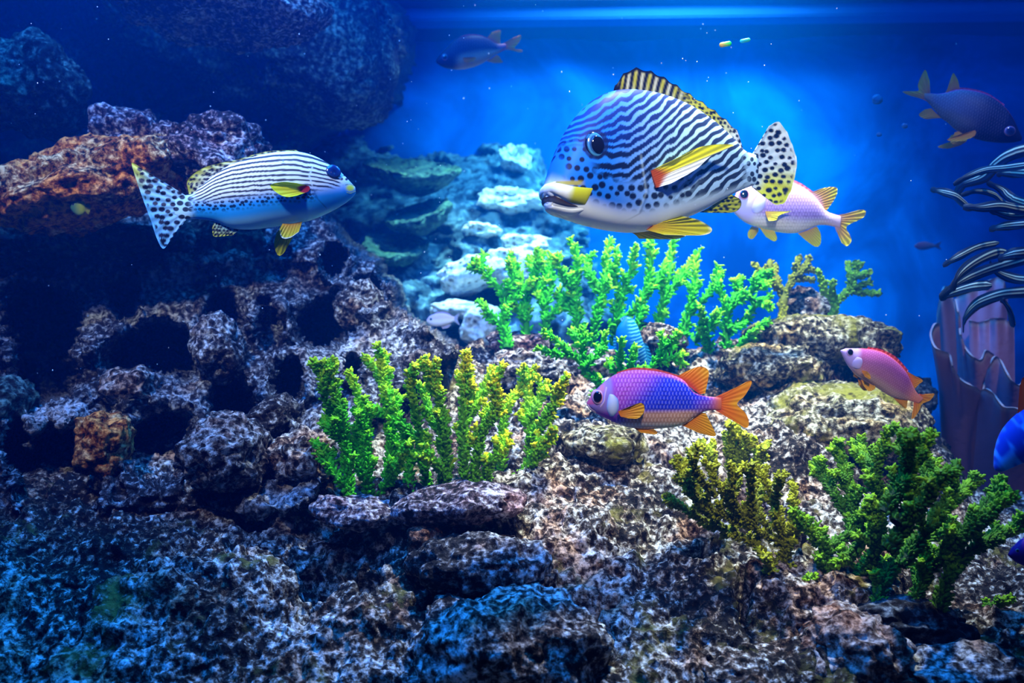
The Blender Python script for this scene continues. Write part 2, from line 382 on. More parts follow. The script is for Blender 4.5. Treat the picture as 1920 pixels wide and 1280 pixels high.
rock('white-topped stone cut by the bottom edge beside the rusty boulder', 1405, 1268, 105, 42, 1.0, R_PALE, 8, sub=6, depth=.06)
rock('grey pitted stone in the bottom corner below the dark ledge', 1800, 1262, 130, 48, 1.0, R_GREY, 9, sub=6, depth=.06)
rock('small dark knob of rock beside the frilly pink coral edge', 1722, 742, 26, 34, 1.86, R_DARK, 10, depth=.05)
rock('mossy yellow stone under the purple squirrelfish', 1140, 832, 72, 34, None, R_MOSS, 11, sub=5)
rock('pale weathered plateau rock behind the pink fish', 1530, 640, 135, 48, 1.83, R_MOSS, 12, sub=6, depth=.16, lump=.22, square=.6)
rock('jagged upright rock between the two small corals', 1512, 572, 42, 36, 1.92, R_PALE, 13, depth=.06)
rock('brown crusted boulder in front of the plateau rock', 1440, 690, 95, 44, 1.72, R_MOSS, 14, depth=.10, sub=6)
rock('broad sloping olive boulder below the pitched pink fish', 1560, 800, 165, 82, 1.62, R_MOSS, 15, depth=.20, sub=6, lump=.2)
rock('purple rounded rock under the leftmost green coral clump', 975, 650, 62, 28, 1.86, R_PURP, 16, depth=.08)
rock('pale lichen-white rock behind the blue striped fish', 1232, 640, 48, 38, 1.80, R_PALE, 17, depth=.08)
rock('brown speckled ridge rock above the yellow-green coral tips', 1000, 700, 88, 40, 1.72, R_GREY, 18, depth=.12, sub=6)
rock('grey rock holding the short green coral', 1090, 690, 60, 34, 1.74, R_GREY, 19, depth=.08)
rock('mottled round boulder with a hollow beside the round cave', 425, 848, 74, 66, 1.30, R_GREY, 20, depth=.08, sub=6)
rock('pale knobbly boulder behind the yellow-green coral foot', 575, 858, 66, 58, 1.36, R_PALE, 21, depth=.08, sub=6)
rock('rust-orange rock pillar between the two dark caves', 200, 830, 42, 62, 1.36, R_ORANGE, 22, depth=.06, sub=6)
rock('dark green-tinged rock at the frame edge below the cave mouth', 10, 760, 48, 46, 1.42, R_TEAL, 23, depth=.07)
rock('rough ledge of orange crusted rock behind the striped tail', 165, 345, 190, 72, 1.62, R_ORANGE, 24, depth=.16, sub=6, rot=-.25, lump=.42)
rock('purple-grey rock hump above the smaller striped fish', 400, 300, 112, 72, 1.68, R_PURP, 25, depth=.14, sub=6, lump=.4, rot=.1)
rock('thin dark rock spur rising from the orange ledge', 250, 255, 70, 48, 1.72, R_PURP, 26, depth=.09, rot=.3)
rock('dark green boulder in the shadowed upper corner', 62, 160, 92, 84, 1.75, R_TEAL, 27, depth=.12, sub=6)
rock('speckled rock overhang along the top edge', 390, 8, 190, 58, 1.9, R_GREY, 28, depth=.20, sub=6, rot=.08)
rock('large hazy blue boulder beneath the tank rim', 610, 105, 128, 128, 2.45, R_TEAL, 29, depth=.25, sub=6, lump=.2)
rock('dim shelf of rock under the orange ledge', 130, 455, 190, 48, 1.85, R_TEAL, 30, depth=.14, sub=6)
rock('shadowed rock below the smaller striped fish', 440, 470, 120, 62, 2.0, R_TEAL, 31, depth=.14, sub=6)
rock('pale grey rock spine capping the ridge by the blue water', 680, 575, 42, 46, 1.80, R_PALE, 32, depth=.08, rot=.5)
rock('low brown rock where the pale ridge slopes down to the coral tips', 770, 665, 72, 34, 1.80, R_GREY, 33, depth=.09, rot=.3)
rock('stone arm bridging the cave and the coral foot', 500, 790, 60, 34, 1.42, R_GREY, 34, depth=.05, rot=-.5)
rock('blue-grey knob of rock between the arches', 415, 655, 46, 58, 1.55, R_GREY, 35, depth=.06)
rock('rounded blue-grey stone on the arch wall', 240, 722, 52, 34, 1.48, R_GREY, 36, depth=.05)
# bleached rocks and shelf corals far back in the lit water
rock('bright white rock slab behind the leftmost green coral', 880, 518, 56, 36, 2.58, R_WHITE, 40, depth=.12, rot=-.35, group='bleached rocks in the back', fine=.5)
rock('large white bleached rock rising behind the green coral', 960, 505, 62, 40, 2.62, R_WHITE, 41, depth=.14, group='bleached rocks in the back', fine=.5)
rock('white wedge-shaped rock below the white slab', 905, 608, 40, 40, 2.42, R_WHITE, 42, depth=.10, rot=.4, group='bleached rocks in the back', fine=.5)
rock('low blue-white rock beside the small pale fish', 852, 582, 46, 18, 2.48, R_WHITE, 43, depth=.10, group='bleached rocks in the back', fine=.5)
rock('small white coral rock under the big sweetlips chin', 985, 460, 42, 18, 2.90, R_WHITE, 44, depth=.10, lump=.6, group='bleached rocks in the back')
rock('knobbly white coral head level with the big fish mouth', 960, 378, 56, 22, 3.22, R_WHITE, 45, depth=.12, lump=.7, group='bleached rocks in the back')
rock('small white crusted knob glowing in the open water', 962, 300, 28, 24, 3.45, R_WHITE, 46, depth=.10, lump=.7, group='bleached rocks in the back')
rock('flat white rock fragment above the white slab', 902, 434, 34, 12, 3.0, R_WHITE, 47, depth=.10, lump=.6, group='bleached rocks in the back')
# ------------------------------------------------------------------ fish
M_SKIN = vcol_mat('fish_skin', 0.5, 0.10)
M_FIN = vcol_mat('fish_fin', 0.5, 0.25, transmit=0.25)
M_EYE = vcol_mat('fish_eye', 0.12, 0.6)
M_PUPIL = plain_mat('fish_pupil', (0.004, 0.005, 0.012), 0.05, 0.8)

class Fish:
    """a fish standing in its own upright plane: middle at (cx, cy) in the frame and Y away, its right end turned away by yaw"""
    def __init__(self, name, label, cat, cx, cy, Y, yaw, group=None):
        self.C = P(cx, cy, Y); self.k = Y/FPX; self.yaw = yaw
        self.A = Vector((math.cos(yaw), math.sin(yaw), 0)); self.N = Vector((math.sin(yaw), -math.cos(yaw), 0))
        self.root = tag(empty(name, self.C, yaw), label, cat, group)
    def local(self, px, py, d=0.0):
        """frame points (arrays) on the plane set off by d pixels towards the viewer -> local (x, y, z)"""
        px = np.asarray(px, float); py = np.asarray(py, float); d = np.broadcast_to(np.asarray(d, float), px.shape)*self.k
        rx = (px-960)/FPX; rz = -(py-640)/FPX
        n = self.N; C = self.C
        t = (C.x*n.x+C.y*n.y+d)/(rx*n.x+n.y)
        wx, wy, wz = rx*t-C.x, t-C.y, rz*t-C.z
        return np.stack([wx*self.A.x+wy*self.A.y, -d, wz], -1)
    def frame(self, L):
        """local points -> frame pixels, as seen on the side that faces the viewer"""
        x, y, z = L[:, 0], -np.abs(L[:, 1]), L[:, 2]
        wx = self.C.x+x*self.A.x-y*self.N.x; wy = self.C.y+x*self.A.y-y*self.N.y; wz = self.C.z+z
        return wx/wy*FPX+960, 640-wz/wy*FPX
    def body(self, st, color, ns=260, nr=120, power=1.0):
        st = np.asarray(st, float); mid = .5*(st[:, :2]+st[:, 2:4])
        d = np.concatenate([[0], np.cumsum(np.linalg.norm(np.diff(mid, axis=0), axis=1)+.3*np.abs(np.diff(st[:, 3]-st[:, 1])))])
        e = np.vstack([2*st[0]-st[1], st, 2*st[-1]-st[-2]]); t = np.linspace(0, d[-1], ns)
        k = np.clip(np.searchsorted(d, t, 'right')-1, 0, len(st)-2); u = ((t-d[k])/(d[k+1]-d[k]))[:, None]
        p0, p1, p2, p3 = e[k], e[k+1], e[k+2], e[k+3]
        q = .5*((2*p1)+(-p0+p2)*u+(2*p0-5*p1+4*p2-p3)*u*u+(-p0+3*p1-3*p2+p3)*u**3)
        T = self.local(q[:, 0], q[:, 1]); B = self.local(q[:, 2], q[:, 3]); w = np.maximum(q[:, 4], .4)*self.k
        th = np.linspace(0, 2*math.pi, nr, endpoint=False); c, s = np.cos(th), np.sin(th)
        M = .5*(T+B); H = .5*(T-B)
        V = M[:, None, :]+H[:, None, :]*s[None, :, None]
        V[:, :, 1] += -(np.sign(c)*np.abs(c)**power)[None, :]*w[:, None]
        Vf = V.reshape(-1, 3); n = len(Vf)
        Vf = np.vstack([Vf, M[0], M[-1]])
        F4 = grid_faces(ns, nr, True)
        i = np.arange(nr); j = (i+1) % nr
        F3 = np.vstack([np.stack([np.full(nr, n), i, j], 1), np.stack([np.full(nr, n+1), (ns-1)*nr+j, (ns-1)*nr+i], 1)])
        px, py = self.frame(Vf)
        sf = np.concatenate([np.repeat(np.linspace(0, 1, ns), nr), [0, 1]]); tf = np.concatenate([np.tile(s, ns), [0, 0]])
        C = color(px, py, sf, tf)
        me = mesh_of('body', Vf, [F4, F3], C)
        o = obj('body', me, M_SKIN, self.root)
        self.bvh = BVHTree.FromPolygons([Vector(v) for v in Vf.tolist()], F4.tolist()+F3.tolist())
        self.inv = Matrix.Rotation(-self.yaw, 3, 'Z')
        return o
    def hit(self, px, py):
        o = self.inv@(-self.C); d = self.inv@ray(px, py)
        h = self.bvh.ray_cast(o, d)
        if h[0] is None:
            h = self.bvh.find_nearest(Vector(self.local(np.array([px]), np.array([py]))[0]))
        return h[0], h[1]
    def fin(self, name, base, tip, color, d0=0.0, d1=0.0, nu=48, nv=22, rays=14, thick=1.0, mirror=False, ragged=0.0, label=None):
        b = catmull(base, nu); t = catmull(tip, nu)
        v = np.linspace(0, 1, nv)[None, :, None]; g = b[:, None, :]*(1-v)+t[:, None, :]*v
        if ragged:
            g[:, :, 1] += (ragged*np.abs(np.sin(np.linspace(0, 1, nu)*math.pi*rays)))[:, None]*(np.linspace(0, 1, nv)**4)[None, :]
        u = np.repeat(np.linspace(0, 1, nu)[:, None], nv, 1); vv = np.repeat(np.linspace(0, 1, nv)[None, :], nu, 0)
        dd = d0+(d1-d0)*vv**1.3+0.7*thick*np.sin(u*math.pi*2*rays)*np.sin(vv*math.pi*.5)
        th = thick*(1.5-1.2*vv)*.5
        C1 = color(g[:, :, 0].ravel(), g[:, :, 1].ravel(), u.ravel(), vv.ravel())
        out = []
        for sgn in ((1, -1) if mirror else (1,)):
            a = self.local(g[:, :, 0], g[:, :, 1], dd).reshape(-1, 3)
            f = a.copy(); f[:, 1] -= th.ravel()*self.k; r = a.copy(); r[:, 1] += th.ravel()*self.k
            V = np.vstack([f, r]); V[:, 1] *= sgn; n = nu*nv; G = grid_faces(nu, nv); idx = np.arange(n).reshape(nu, nv)
            rim = np.concatenate([idx[:, 0], idx[-1, 1:], idx[::-1, -1][1:], idx[0, ::-1][1:]])
            e = np.stack([rim[:-1], rim[1:], rim[1:]+n, rim[:-1]+n], 1)
            out.append(obj(name, mesh_of(name, V, [G, G[:, ::-1]+n, e], np.vstack([C1, C1])), M_FIN, self.root))
            if label: out[-1]['label'] = label
        return out
    def patch(self, name, left, right, height, color, nu=28, nv=14, mirror=True, mat=None, label=None, lift=.4, closed=True):
        """a raised piece of skin between two curves of the frame, following the body's surface"""
        a = catmull(left, nu); b = catmull(right, nu); v = np.linspace(0, 1, nv)[None, :, None]
        g = a[:, None, :]*(1-v)+b[:, None, :]*v
        prof = np.sin(np.linspace(0, math.pi, nv))**.6; cap = np.sin(np.linspace(.02, math.pi-.02, nu))**.35
        V = np.zeros((nu, nv, 3))
        for i in range(nu):
            for j in range(nv):
                p, n = self.hit(g[i, j, 0], g[i, j, 1])
                V[i, j] = p+n*(self.k*(lift*(2*prof[j]*cap[i]-1)+height*prof[j]*cap[i]))
        V = V.reshape(-1, 3)
        u = np.repeat(np.linspace(0, 1, nu), nv); vv = np.tile(np.linspace(0, 1, nv), nu)
        C1 = color(g[:, :, 0].ravel(), g[:, :, 1].ravel(), u, vv); out = []
        for sgn in ((1, -1) if mirror else (1,)):
            W = V.copy(); W[:, 1] *= sgn; G = grid_faces(nu, nv)
            o = obj(name, mesh_of(name, W, G if sgn < 0 else G[:, ::-1], C1), mat or M_SKIN, self.root); out.append(o)
            if label: o['label'] = label
        return out
    def eye(self, px, py, r, rings, pupil=.55, flat=.5, squash=1.0, shift=(0, 0), mirror=True):
        D, F = ico(4); p, n = self.hit(px, py); k = self.k*r
        rad = np.sqrt(D[:, 0]**2+D[:, 2]**2)
        C = np.zeros((len(D), 3)); xs = [q[0] for q in rings]
        for c in range(3): C[:, c] = np.interp(rad, xs, [q[1][c] for q in rings])
        for sgn in ((1, -1) if mirror else (1,)):
            nn = Vector((n.x*.6, n.y, n.z*.6)).normalized()
            R = Vector((0, -1, 0)).rotation_difference(nn).to_matrix()
            def place(W, off):
                W = np.array([(R@Vector(w))[:] for w in W]); W += np.array(p)+np.array(nn)*off; W[:, 1] *= sgn; return W
            W = place(D*np.array([k*squash, k*flat, k]), -.12*k)
            e = obj('eye', mesh_of('eye', W, F if sgn > 0 else F[:, ::-1], C), M_EYE, self.root)
            W = place(D*np.array([k*pupil*squash, k*flat*.5, k*pupil])+np.array([shift[0]*k, 0, shift[1]*k]), .24*k*flat/.5)
            obj('pupil', mesh_of('pupil', W, F if sgn > 0 else F[:, ::-1]), M_PUPIL, e)

def vn2(px, py, s, seed):
    return vnoise(np.stack([px/s, py/s, np.zeros_like(px)+.5], 1), seed)
def dots(px, py, s, seed, r, stretch=1.0):
    """round spots on a loosely kept grid"""
    best = np.full(len(px), 9.0); y = py*stretch/s; j0 = np.floor(y).astype(np.int64)
    for dj in (-1, 0, 1):
        j = j0+dj; x = px/s+.5*(j % 2); i0 = np.floor(x).astype(np.int64)
        for di in (-1, 0, 1):
            i = i0+di; z = np.zeros_like(i)
            cx = i+.5+.5*(_hash(i, j, z, seed)-.5); cy = j+.5+.5*(_hash(i, j, z+1, seed)-.5); q = .75+.5*_hash(i, j, z+2, seed)
            best = np.minimum(best, np.sqrt((x-cx)**2+(y-cy)**2)/q)
    return sstep(r+.07, r-.05, best)
WHITE = np.array((0.86, 0.90, 0.93)); NAVY = np.array((0.002, 0.003, 0.016)); YEL = np.array((0.93, 0.88, 0.0))
def cst(c):
    return lambda px, py, u, v: np.repeat(np.asarray(c, float)[None, :], len(px), 0)
def grad(c0, c1, pw=1.0, edge=None, ew=.9):
    def f(px, py, u, v):
        C = mixc(c0, c1, v**pw)
        C *= (0.86+.14*np.sin(u*math.pi*26))[:, None]
        if edge is not None: C = mixc(C, edge, sstep(ew, 1, v))
        return C
    return f

# --- the big sweetlips swimming out of the back
F1 = Fish('sweetlips_fish', 'big blue-lit white sweetlips with wavy dark stripes, spotted tail and thick lips', 'fish', 1225, 320, 1.20, math.radians(34), 'sweetlips fish')
def col1(px, py, s, t):
    by = np.interp(px, [1010, 1060, 1110, 1160, 1215, 1300, 1400], [322, 338, 372, 388, 392, 372, 346])
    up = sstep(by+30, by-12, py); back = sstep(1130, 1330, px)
    base = mixc(WHITE, mixc((0.012, 0.17, 0.78), (0.46, 0.72, 1.0), back), up)  # blue light on the head put into the skin colour
    wf = sstep(305, 205, py); wr = sstep(1165, 1300, px)
    phi = py+.72*wf*(px-1165)*(px < 1165)+np.where(px > 1165, 1, 0)*(px-1165)*(.46+.30*wr)*np.where(px > 1165, sstep(1150, 1215, px), 0)
    phi = phi+2.6*vn2(px, py, 9, 3)+5*vn2(px, py, 26, 4)+1.6*np.sin(px/4.6)
    P_ = 18.0
    stripe = sstep(-.48, .0, np.sin(2*math.pi*phi/P_))
    spot = dots(px, py, 17, 5, .31, 1.0)
    face = np.maximum(sstep(1128, 1100, px)*sstep(250, 285, py), sstep(by-58, by-42, py)*sstep(1330, 1230, px))
    pat = stripe*(1-face)+spot*face
    tailp = sstep(1385, 1412, px); pat = pat*(1-tailp)+dots(px, py, 11, 8, .34, .8)*tailp
    pat = pat*sstep(by+10, by-8, py)
    snout = sstep(1074, 1050, px+.25*(330-py))*sstep(285, 310, py); pat *= 1-snout
    dk = mixc((0.002, 0.012, 0.14), NAVY, np.maximum(sstep(245, 300, py), back*.75))
    C = mixc(base, dk, .96*pat)
    gx = np.interp(py, [285, 320, 360, 400, 425], [1201, 1206, 1212, 1196, 1150])           # edge of the gill cover
    g = np.exp(-((px-gx)/2.2)**2)*sstep(280, 300, py)*sstep(428, 410, py); C = mixc(C, (0.55, 0.72, .85), .30*g)
    g2 = np.exp(-((px-gx-4)/2.5)**2)*sstep(300, 320, py)*sstep(420, 400, py); C = mixc(C, NAVY, .35*g2)
    C = mixc(C, NAVY, .9*np.exp(-(((px-1222)/9)**2+((py-322)/9)**2)))
    ed = np.sqrt(((px-1117)/.86)**2+(py-271)**2); C = mixc(C, (.004, .012, .07), .85*sstep(30, 26, ed))
    nose = sstep(349, 345, py)*sstep(336, 341, py)*sstep(1036, 1044, px)*sstep(1100, 1085, px)
    return mixc(C, (.42, .36, .01), .9*nose)
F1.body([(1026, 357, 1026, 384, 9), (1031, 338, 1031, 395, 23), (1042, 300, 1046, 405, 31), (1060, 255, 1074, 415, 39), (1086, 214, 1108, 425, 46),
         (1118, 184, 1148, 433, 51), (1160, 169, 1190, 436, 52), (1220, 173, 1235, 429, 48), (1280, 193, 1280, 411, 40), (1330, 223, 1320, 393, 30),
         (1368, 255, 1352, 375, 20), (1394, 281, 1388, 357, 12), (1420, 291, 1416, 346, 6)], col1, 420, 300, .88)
F1.eye(1117, 271, 23, [(0, (0.01, 0.03, 0.10)), (.60, (0.02, 0.06, .2)), (.68, (0.012, 0.06, .22)), (.76, (.05, .24, .50)), (.84, (.06, .26, .52)), (.90, (.008, .012, .05)), (1, (.004, .006, .03))], .66, .30, .84, (.10, -.02))
def fd1(px, py, u, v):
    k = u*22; bar = sstep(.15, .45, np.abs((k-.35*v*3) % 1-.5))
    dark = np.array((.006, .006, .012)); bright = mixc((.62, .55, .02), (.75, .72, .5), .5+.5*np.sin(k*3.1))
    C = mixc(dark, bright, bar*sstep(.92, .78, v)*sstep(.02, .08, u))
    rear = sstep(.42, .6, u); sp = dots(px, py, 9, 12, .36)
    R = mixc(mixc((.72, .66, .05), WHITE, sstep(.7, 1, u)), dark, np.maximum(sp, sstep(.86, .97, v)))
    return mixc(C, R, rear)
F1.fin('dorsal_fin', [(1150, 172), (1200, 172), (1260, 186), (1320, 217), (1360, 247), (1392, 279)],
       [(1153, 160), (1166, 140), (1188, 126), (1218, 131), (1250, 146), (1290, 172), (1330, 198), (1362, 223), (1384, 246), (1390, 268)], fd1, 0, 0, 90, 26, 11, 1.6, ragged=5)
def ft1(px, py, u, v):
    base = mixc(mixc((.66, .82, .95), (.86, .9, .9), v), (.78, .78, .03), sstep(.42, .75, u)*sstep(.05, .4, v))
    C = mixc(base, (.006, .008, .02), dots(px, py, 15, 21, .33, 1.25)*sstep(.98, .9, v))
    return mixc(C, (.85, .9, .85), sstep(.94, 1, v)*sstep(.5, .2, u))
F1.fin('tail_fin', [(1412, 287), (1417, 316), (1410, 350)], [(1442, 236), (1456, 226), (1472, 240), (1486, 272), (1494, 302), (1489, 334), (1480, 362), (1464, 382), (1440, 374)], ft1, 0, 22, 80, 40, 9, 1.6, ragged=3)
def fa1(px, py, u, v):
    return mixc((.42, .45, .01), (.006, .012, .01), np.maximum(dots(px, py, 11, 33, .33, 1.5), .7*sstep(.93, 1, v)))
F1.fin('anal_fin', [(1312, 398), (1332, 388), (1356, 370)], [(1345, 399), (1374, 398), (1388, 389), (1388, 374), (1368, 363)], fa1, 0, 6, 40, 26, 8, 1.6)
F1.fin('pelvic_fin', [(1212, 431), (1218, 426), (1226, 420)], [(1246, 440), (1316, 441), (1335, 430), (1312, 413), (1278, 404)], grad((.5, .08, .01), (.74, .72, .0), .35, (.8, .85, .6), .93), 20, 34, 44, 30, 9, 1.6, mirror=True)
def fp1(px, py, u, v):
    C = mixc(YEL, (.9, .93, .95), sstep(.42, .58, u)); C = mixc(C, (.55, .08, .0), sstep(.30, .10, v))
    return C*(0.92+.08*np.sin(u*60))[:, None]
F1.fin('pectoral_fin', [(1219, 320), (1223, 334), (1230, 352)], [(1262, 300), (1318, 274), (1376, 272), (1334, 292), (1304, 318), (1258, 344)], fp1, 50, 62, 60, 34, 9, 1.6, mirror=True)
WL = (.84, .88, .92)
F1.patch('upper_lip', [(1012, 356), (1022, 345), (1044, 343), (1076, 349), (1112, 352)], [(1018, 374), (1033, 364), (1049, 369), (1068, 379), (1096, 385)], 5.6,
         lambda px, py, u, v: mixc(np.repeat(np.array([WL]), len(px), 0), (.50, .50, .01), sstep(.52, .70, u)), 40, 16)
F1.patch('lower_lip', [(1016, 380), (1032, 384), (1052, 388), (1070, 391), (1092, 390)], [(1020, 392), (1036, 400), (1054, 404), (1074, 404), (1096, 394)], 1.4, cst(WL), 36, 12)
F1.patch('mouth_shade', [(1017, 374), (1032, 364), (1048, 369), (1064, 378), (1084, 386)], [(1018, 379), (1034, 381), (1050, 385), (1066, 388), (1086, 389)], .5,
         lambda px, py, u, v: mixc((.02, .006, .006), (.16, .20, .28), v**2), 30, 10, lift=.9)  # shade inside the mouth painted as a dark gradient

# --- the smaller sweetlips
F2 = Fish('sweetlips_fish', 'smaller white sweetlips with thin black lines and a spotted forked tail, facing the open water', 'fish', 460, 372, 1.22, math.radians(7), 'sweetlips fish')
def col2(px, py, s, t):
    top = np.interp(px, [345, 380, 405, 435, 470, 510, 550, 585, 615, 640, 664], [368, 347, 325, 307, 295, 287, 284, 291, 306, 325, 350])
    by = np.interp(px, [340, 400, 450, 500, 560, 600, 640, 668], [378, 380, 374, 366, 360, 358, 352, 340])
    base = mixc((.92, .94, .95), (0.02, 0.36, 0.96), sstep(by-18, by+12, py)); base = mixc(base, (.30, .68, .95), sstep(by+25, by+52, py))  # blue light reflected on the belly painted into the skin
    phi = py-.62*(top-285)*np.exp(-np.maximum(py-top, 0)/48)+1.3*vn2(px, py, 14, 41)+3.0*vn2(px, py, 45, 42)
    stripe = sstep(.05, .42, np.sin(2*math.pi*phi/9.3))
    spot = dots(px, py, 9, 43, .34, 1.25)
    m = sstep(by-7, by+3, py); pat = stripe*(1-m)+spot*m*sstep(by+24, by+10, py)*sstep(600, 580, px)
    head = sstep(634, 642, px); pat = pat*(1-head)+head*dots(px, py, 9, 45, .26)*sstep(350, 340, py)
    tl = sstep(372, 350, px); base = mixc(base, (.45, .75, .98), tl); pat = pat*(1-tl)+tl*dots(px, py, 15, 52, .34, 1.35)
    C = mixc(base, NAVY, .95*pat)
    gx = np.interp(py, [312, 330, 350, 372, 390], [586, 580, 586, 595, 612]); g = np.exp(-((px-gx)/1.6)**2)*sstep(308, 314, py)*sstep(394, 386, py)
    C = mixc(C, (.80, .88, .95), .9*g*sstep(352, 345, py)); C = mixc(C, (0.01, .10, .35), .6*g*sstep(350, 358, py))
    return mixc(C, YEL, .95*np.exp(-(((px-657)/9)**2+((py-352)/7)**2)**2))
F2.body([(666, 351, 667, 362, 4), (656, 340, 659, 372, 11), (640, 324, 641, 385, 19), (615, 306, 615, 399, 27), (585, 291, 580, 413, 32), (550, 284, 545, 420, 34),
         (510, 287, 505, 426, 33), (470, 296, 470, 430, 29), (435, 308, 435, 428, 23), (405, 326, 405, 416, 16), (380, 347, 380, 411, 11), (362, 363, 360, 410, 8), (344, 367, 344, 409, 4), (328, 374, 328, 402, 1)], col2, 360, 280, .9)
F2.eye(625, 322, 14, [(0, (.005, .01, .05)), (.7, (.01, .04, .16)), (.85, (.02, .06, .18)), (1, (.01, .02, .07))], .62, .28, 1.0, (.05, 0))
def spotfin(c0, c1, s, seed, edge=None):
    def f(px, py, u, v):
        C = mixc(mixc(c0, c1, v), (.008, .012, .05), dots(px, py, s, seed, .36)*sstep(1.0, .93, v))
        return C if edge is None else mixc(C, edge, sstep(.9, 1, v))
    return f
F2.fin('dorsal_fin', [(565, 287), (510, 289), (450, 303), (405, 328), (385, 345), (368, 361)], [(555, 281), (500, 284), (448, 298), (412, 306), (385, 313), (364, 325), (351, 340), (354, 364)], spotfin((.8, .82, .7), (.62, .62, .03), 8.5, 51), 0, 0, 80, 18, 12, 1.3)
F2.fin('tail_fin', [(350, 367), (346, 388), (350, 410)], [(262, 314), (247, 306), (258, 344), (272, 384), (284, 416), (293, 444), (306, 466), (322, 448)],
       lambda px, py, u, v: mixc(mixc(mixc((.45, .75, .98), (.16, .55, .98), v), (.7, .72, .1), sstep(.55, .95, v)*sstep(.45, .1, u)), (.006, .010, .04), dots(px, py, 15, 52, .36, 1.35)*sstep(.97, .92, v)), 0, -4, 80, 50, 9, 1.4)
F2.fin('anal_fin', [(448, 431), (428, 426), (403, 413)], [(436, 441), (414, 443), (400, 442), (398, 424)], spotfin((.25, .6, .9), (.60, .60, .02), 6.5, 53), 0, 0, 36, 16, 8, 1.3)
F2.fin('pelvic_fin', [(567, 415), (548, 419), (530, 419)], [(560, 435), (543, 446), (528, 445), (524, 428)], grad((.70, .25, .02), (.78, .76, .01), .5, (.9, .95, .95), .9), 12, 22, 36, 20, 7, 1.3)
F2.fin('pelvic_fin', [(552, 420), (541, 422), (530, 422)], [(549, 445), (532, 474), (521, 478), (514, 458), (518, 438)], grad((.50, .45, .02), (.60, .60, .01), .5), -12, -20, 36, 24, 7, 1.3)
F2.fin('pectoral_fin', [(580, 349), (581, 354), (578, 359)], [(556, 343), (530, 341), (507, 347), (520, 362), (537, 369), (556, 367)],
       lambda px, py, u, v: mixc((.62, .02, .03), (.90, .92, .0), sstep(.26, .36, v)), 33, 47, 40, 26, 8, 1.0, mirror=True)
F2.patch('lip', [(647, 346), (656, 345), (666, 350)], [(650, 361), (658, 362), (667, 358)], 2.6, cst((.78, .74, .02)), 20, 10)

# --- squirrelfish
def squirrel(spec):
    f = Fish('squirrelfish', spec['label'], 'fish', *spec['at'], 'squirrelfish')
    pal = spec['pal']; dx, dy = spec.get('axis', (1, 0)); sc_ = spec.get('scale', 6.6)
    cx, cy = spec['at'][0], spec['at'][1]
    def colr(px, py, s, t):
        C = pal(px, py, s, t)
        a = (px-cx)*dx+(py-cy)*dy; b_ = -(px-cx)*dy+(py-cy)*dx
        row = np.floor(b_/sc_*.80); cell = (a/sc_+.5*(row % 2)) % 1; vv = (b_/sc_*.80) % 1
        arc = np.exp(-((cell-.5-.22*(2*vv-1)**2*spec.get('face', 1))/.13)**2)*np.sin(math.pi*np.clip(vv, 0, 1))**.5
        gap = sstep(.12, .0, np.minimum(vv, 1-vv))
        m_ = sstep(.22, .27, s)*sstep(.98, .9, s)*spec.get('sheen', 1.0)
        C = mixc(C, np.clip(C*1.6+spec.get('hi', np.array((.30, .28, .36))), 0, .95), .75*arc*m_)  # painted highlight along each scale
        return C*(1-.35*gap*m_)[:, None]
    f.body(spec['st'], colr, spec.get('ns', 240), spec.get('nr', 160), .92)
    OR, YO, PK = spec['fin']
    for name, base, tip, d0, d1, mir in spec['fins']:
        if name == 'spiny_dorsal_fin': c = grad(PK, spec.get('spine', PK), 1)
        elif name in ('dorsal_fin', 'tail_fin'): c = (lambda px, py, u, v: mixc(mixc(PK, OR, sstep(0, .35, v)), YO, sstep(.35, .95, v)*(.35+.65*np.abs(2*np.abs(u-.5)-.45)/.55)))
        else: c = grad(OR, YO, .7)
        f.fin(name, base, tip, c, d0, d1, 44, 24, 10, 1.1, mirror=mir)
    ex, ey, er = spec['eye']
    f.eye(ex, ey, er, [(0, (.005, .006, .03)), (.66, (.01, .02, .10)), (.76, spec.get('iris', (.55, .10, .16))), (.9, spec.get('ring', (.75, .55, .75))), (1, (.5, .12, .2))], .70, .38, spec.get('squash', .9))
    for name, l, r, h, c in spec.get('patches', []):
        f.patch(name, l, r, h, c, 22, 12)
    return f
def palA(px, py, s, t):
    C = mixc((.36, .06, .46), (.01, .025, .58), sstep(1165, 1235, px+.9*(py-735)))
    C = mixc(C, (.55, .10, .28), sstep(.80, .97, t))
    low = sstep(766, 776, py+.02*(px-1220)); C = mixc(C, (.52, .26, .20), low*sstep(1150, 1190, px)); C = mixc(C, (.62, .52, .55), sstep(788, 800, py)*low)
    C = mixc(C, (.30, .20, .55), sstep(.24, .20, s)*(1-low)); C = mixc(C, (.55, .10, .22), sstep(.13, .06, s)*sstep(.4, -.1, -t)); 
    C = mixc(C, (.75, .22, .30), np.exp(-((px-1128)/7)**2)*sstep(742, 728, py)); C = mixc(C, (.16, .05, .45), sstep(1290, 1330, px)*sstep(742, 760, py+4))
    return mixc(C, (.66, .14, .06), sstep(.90, 1, s))
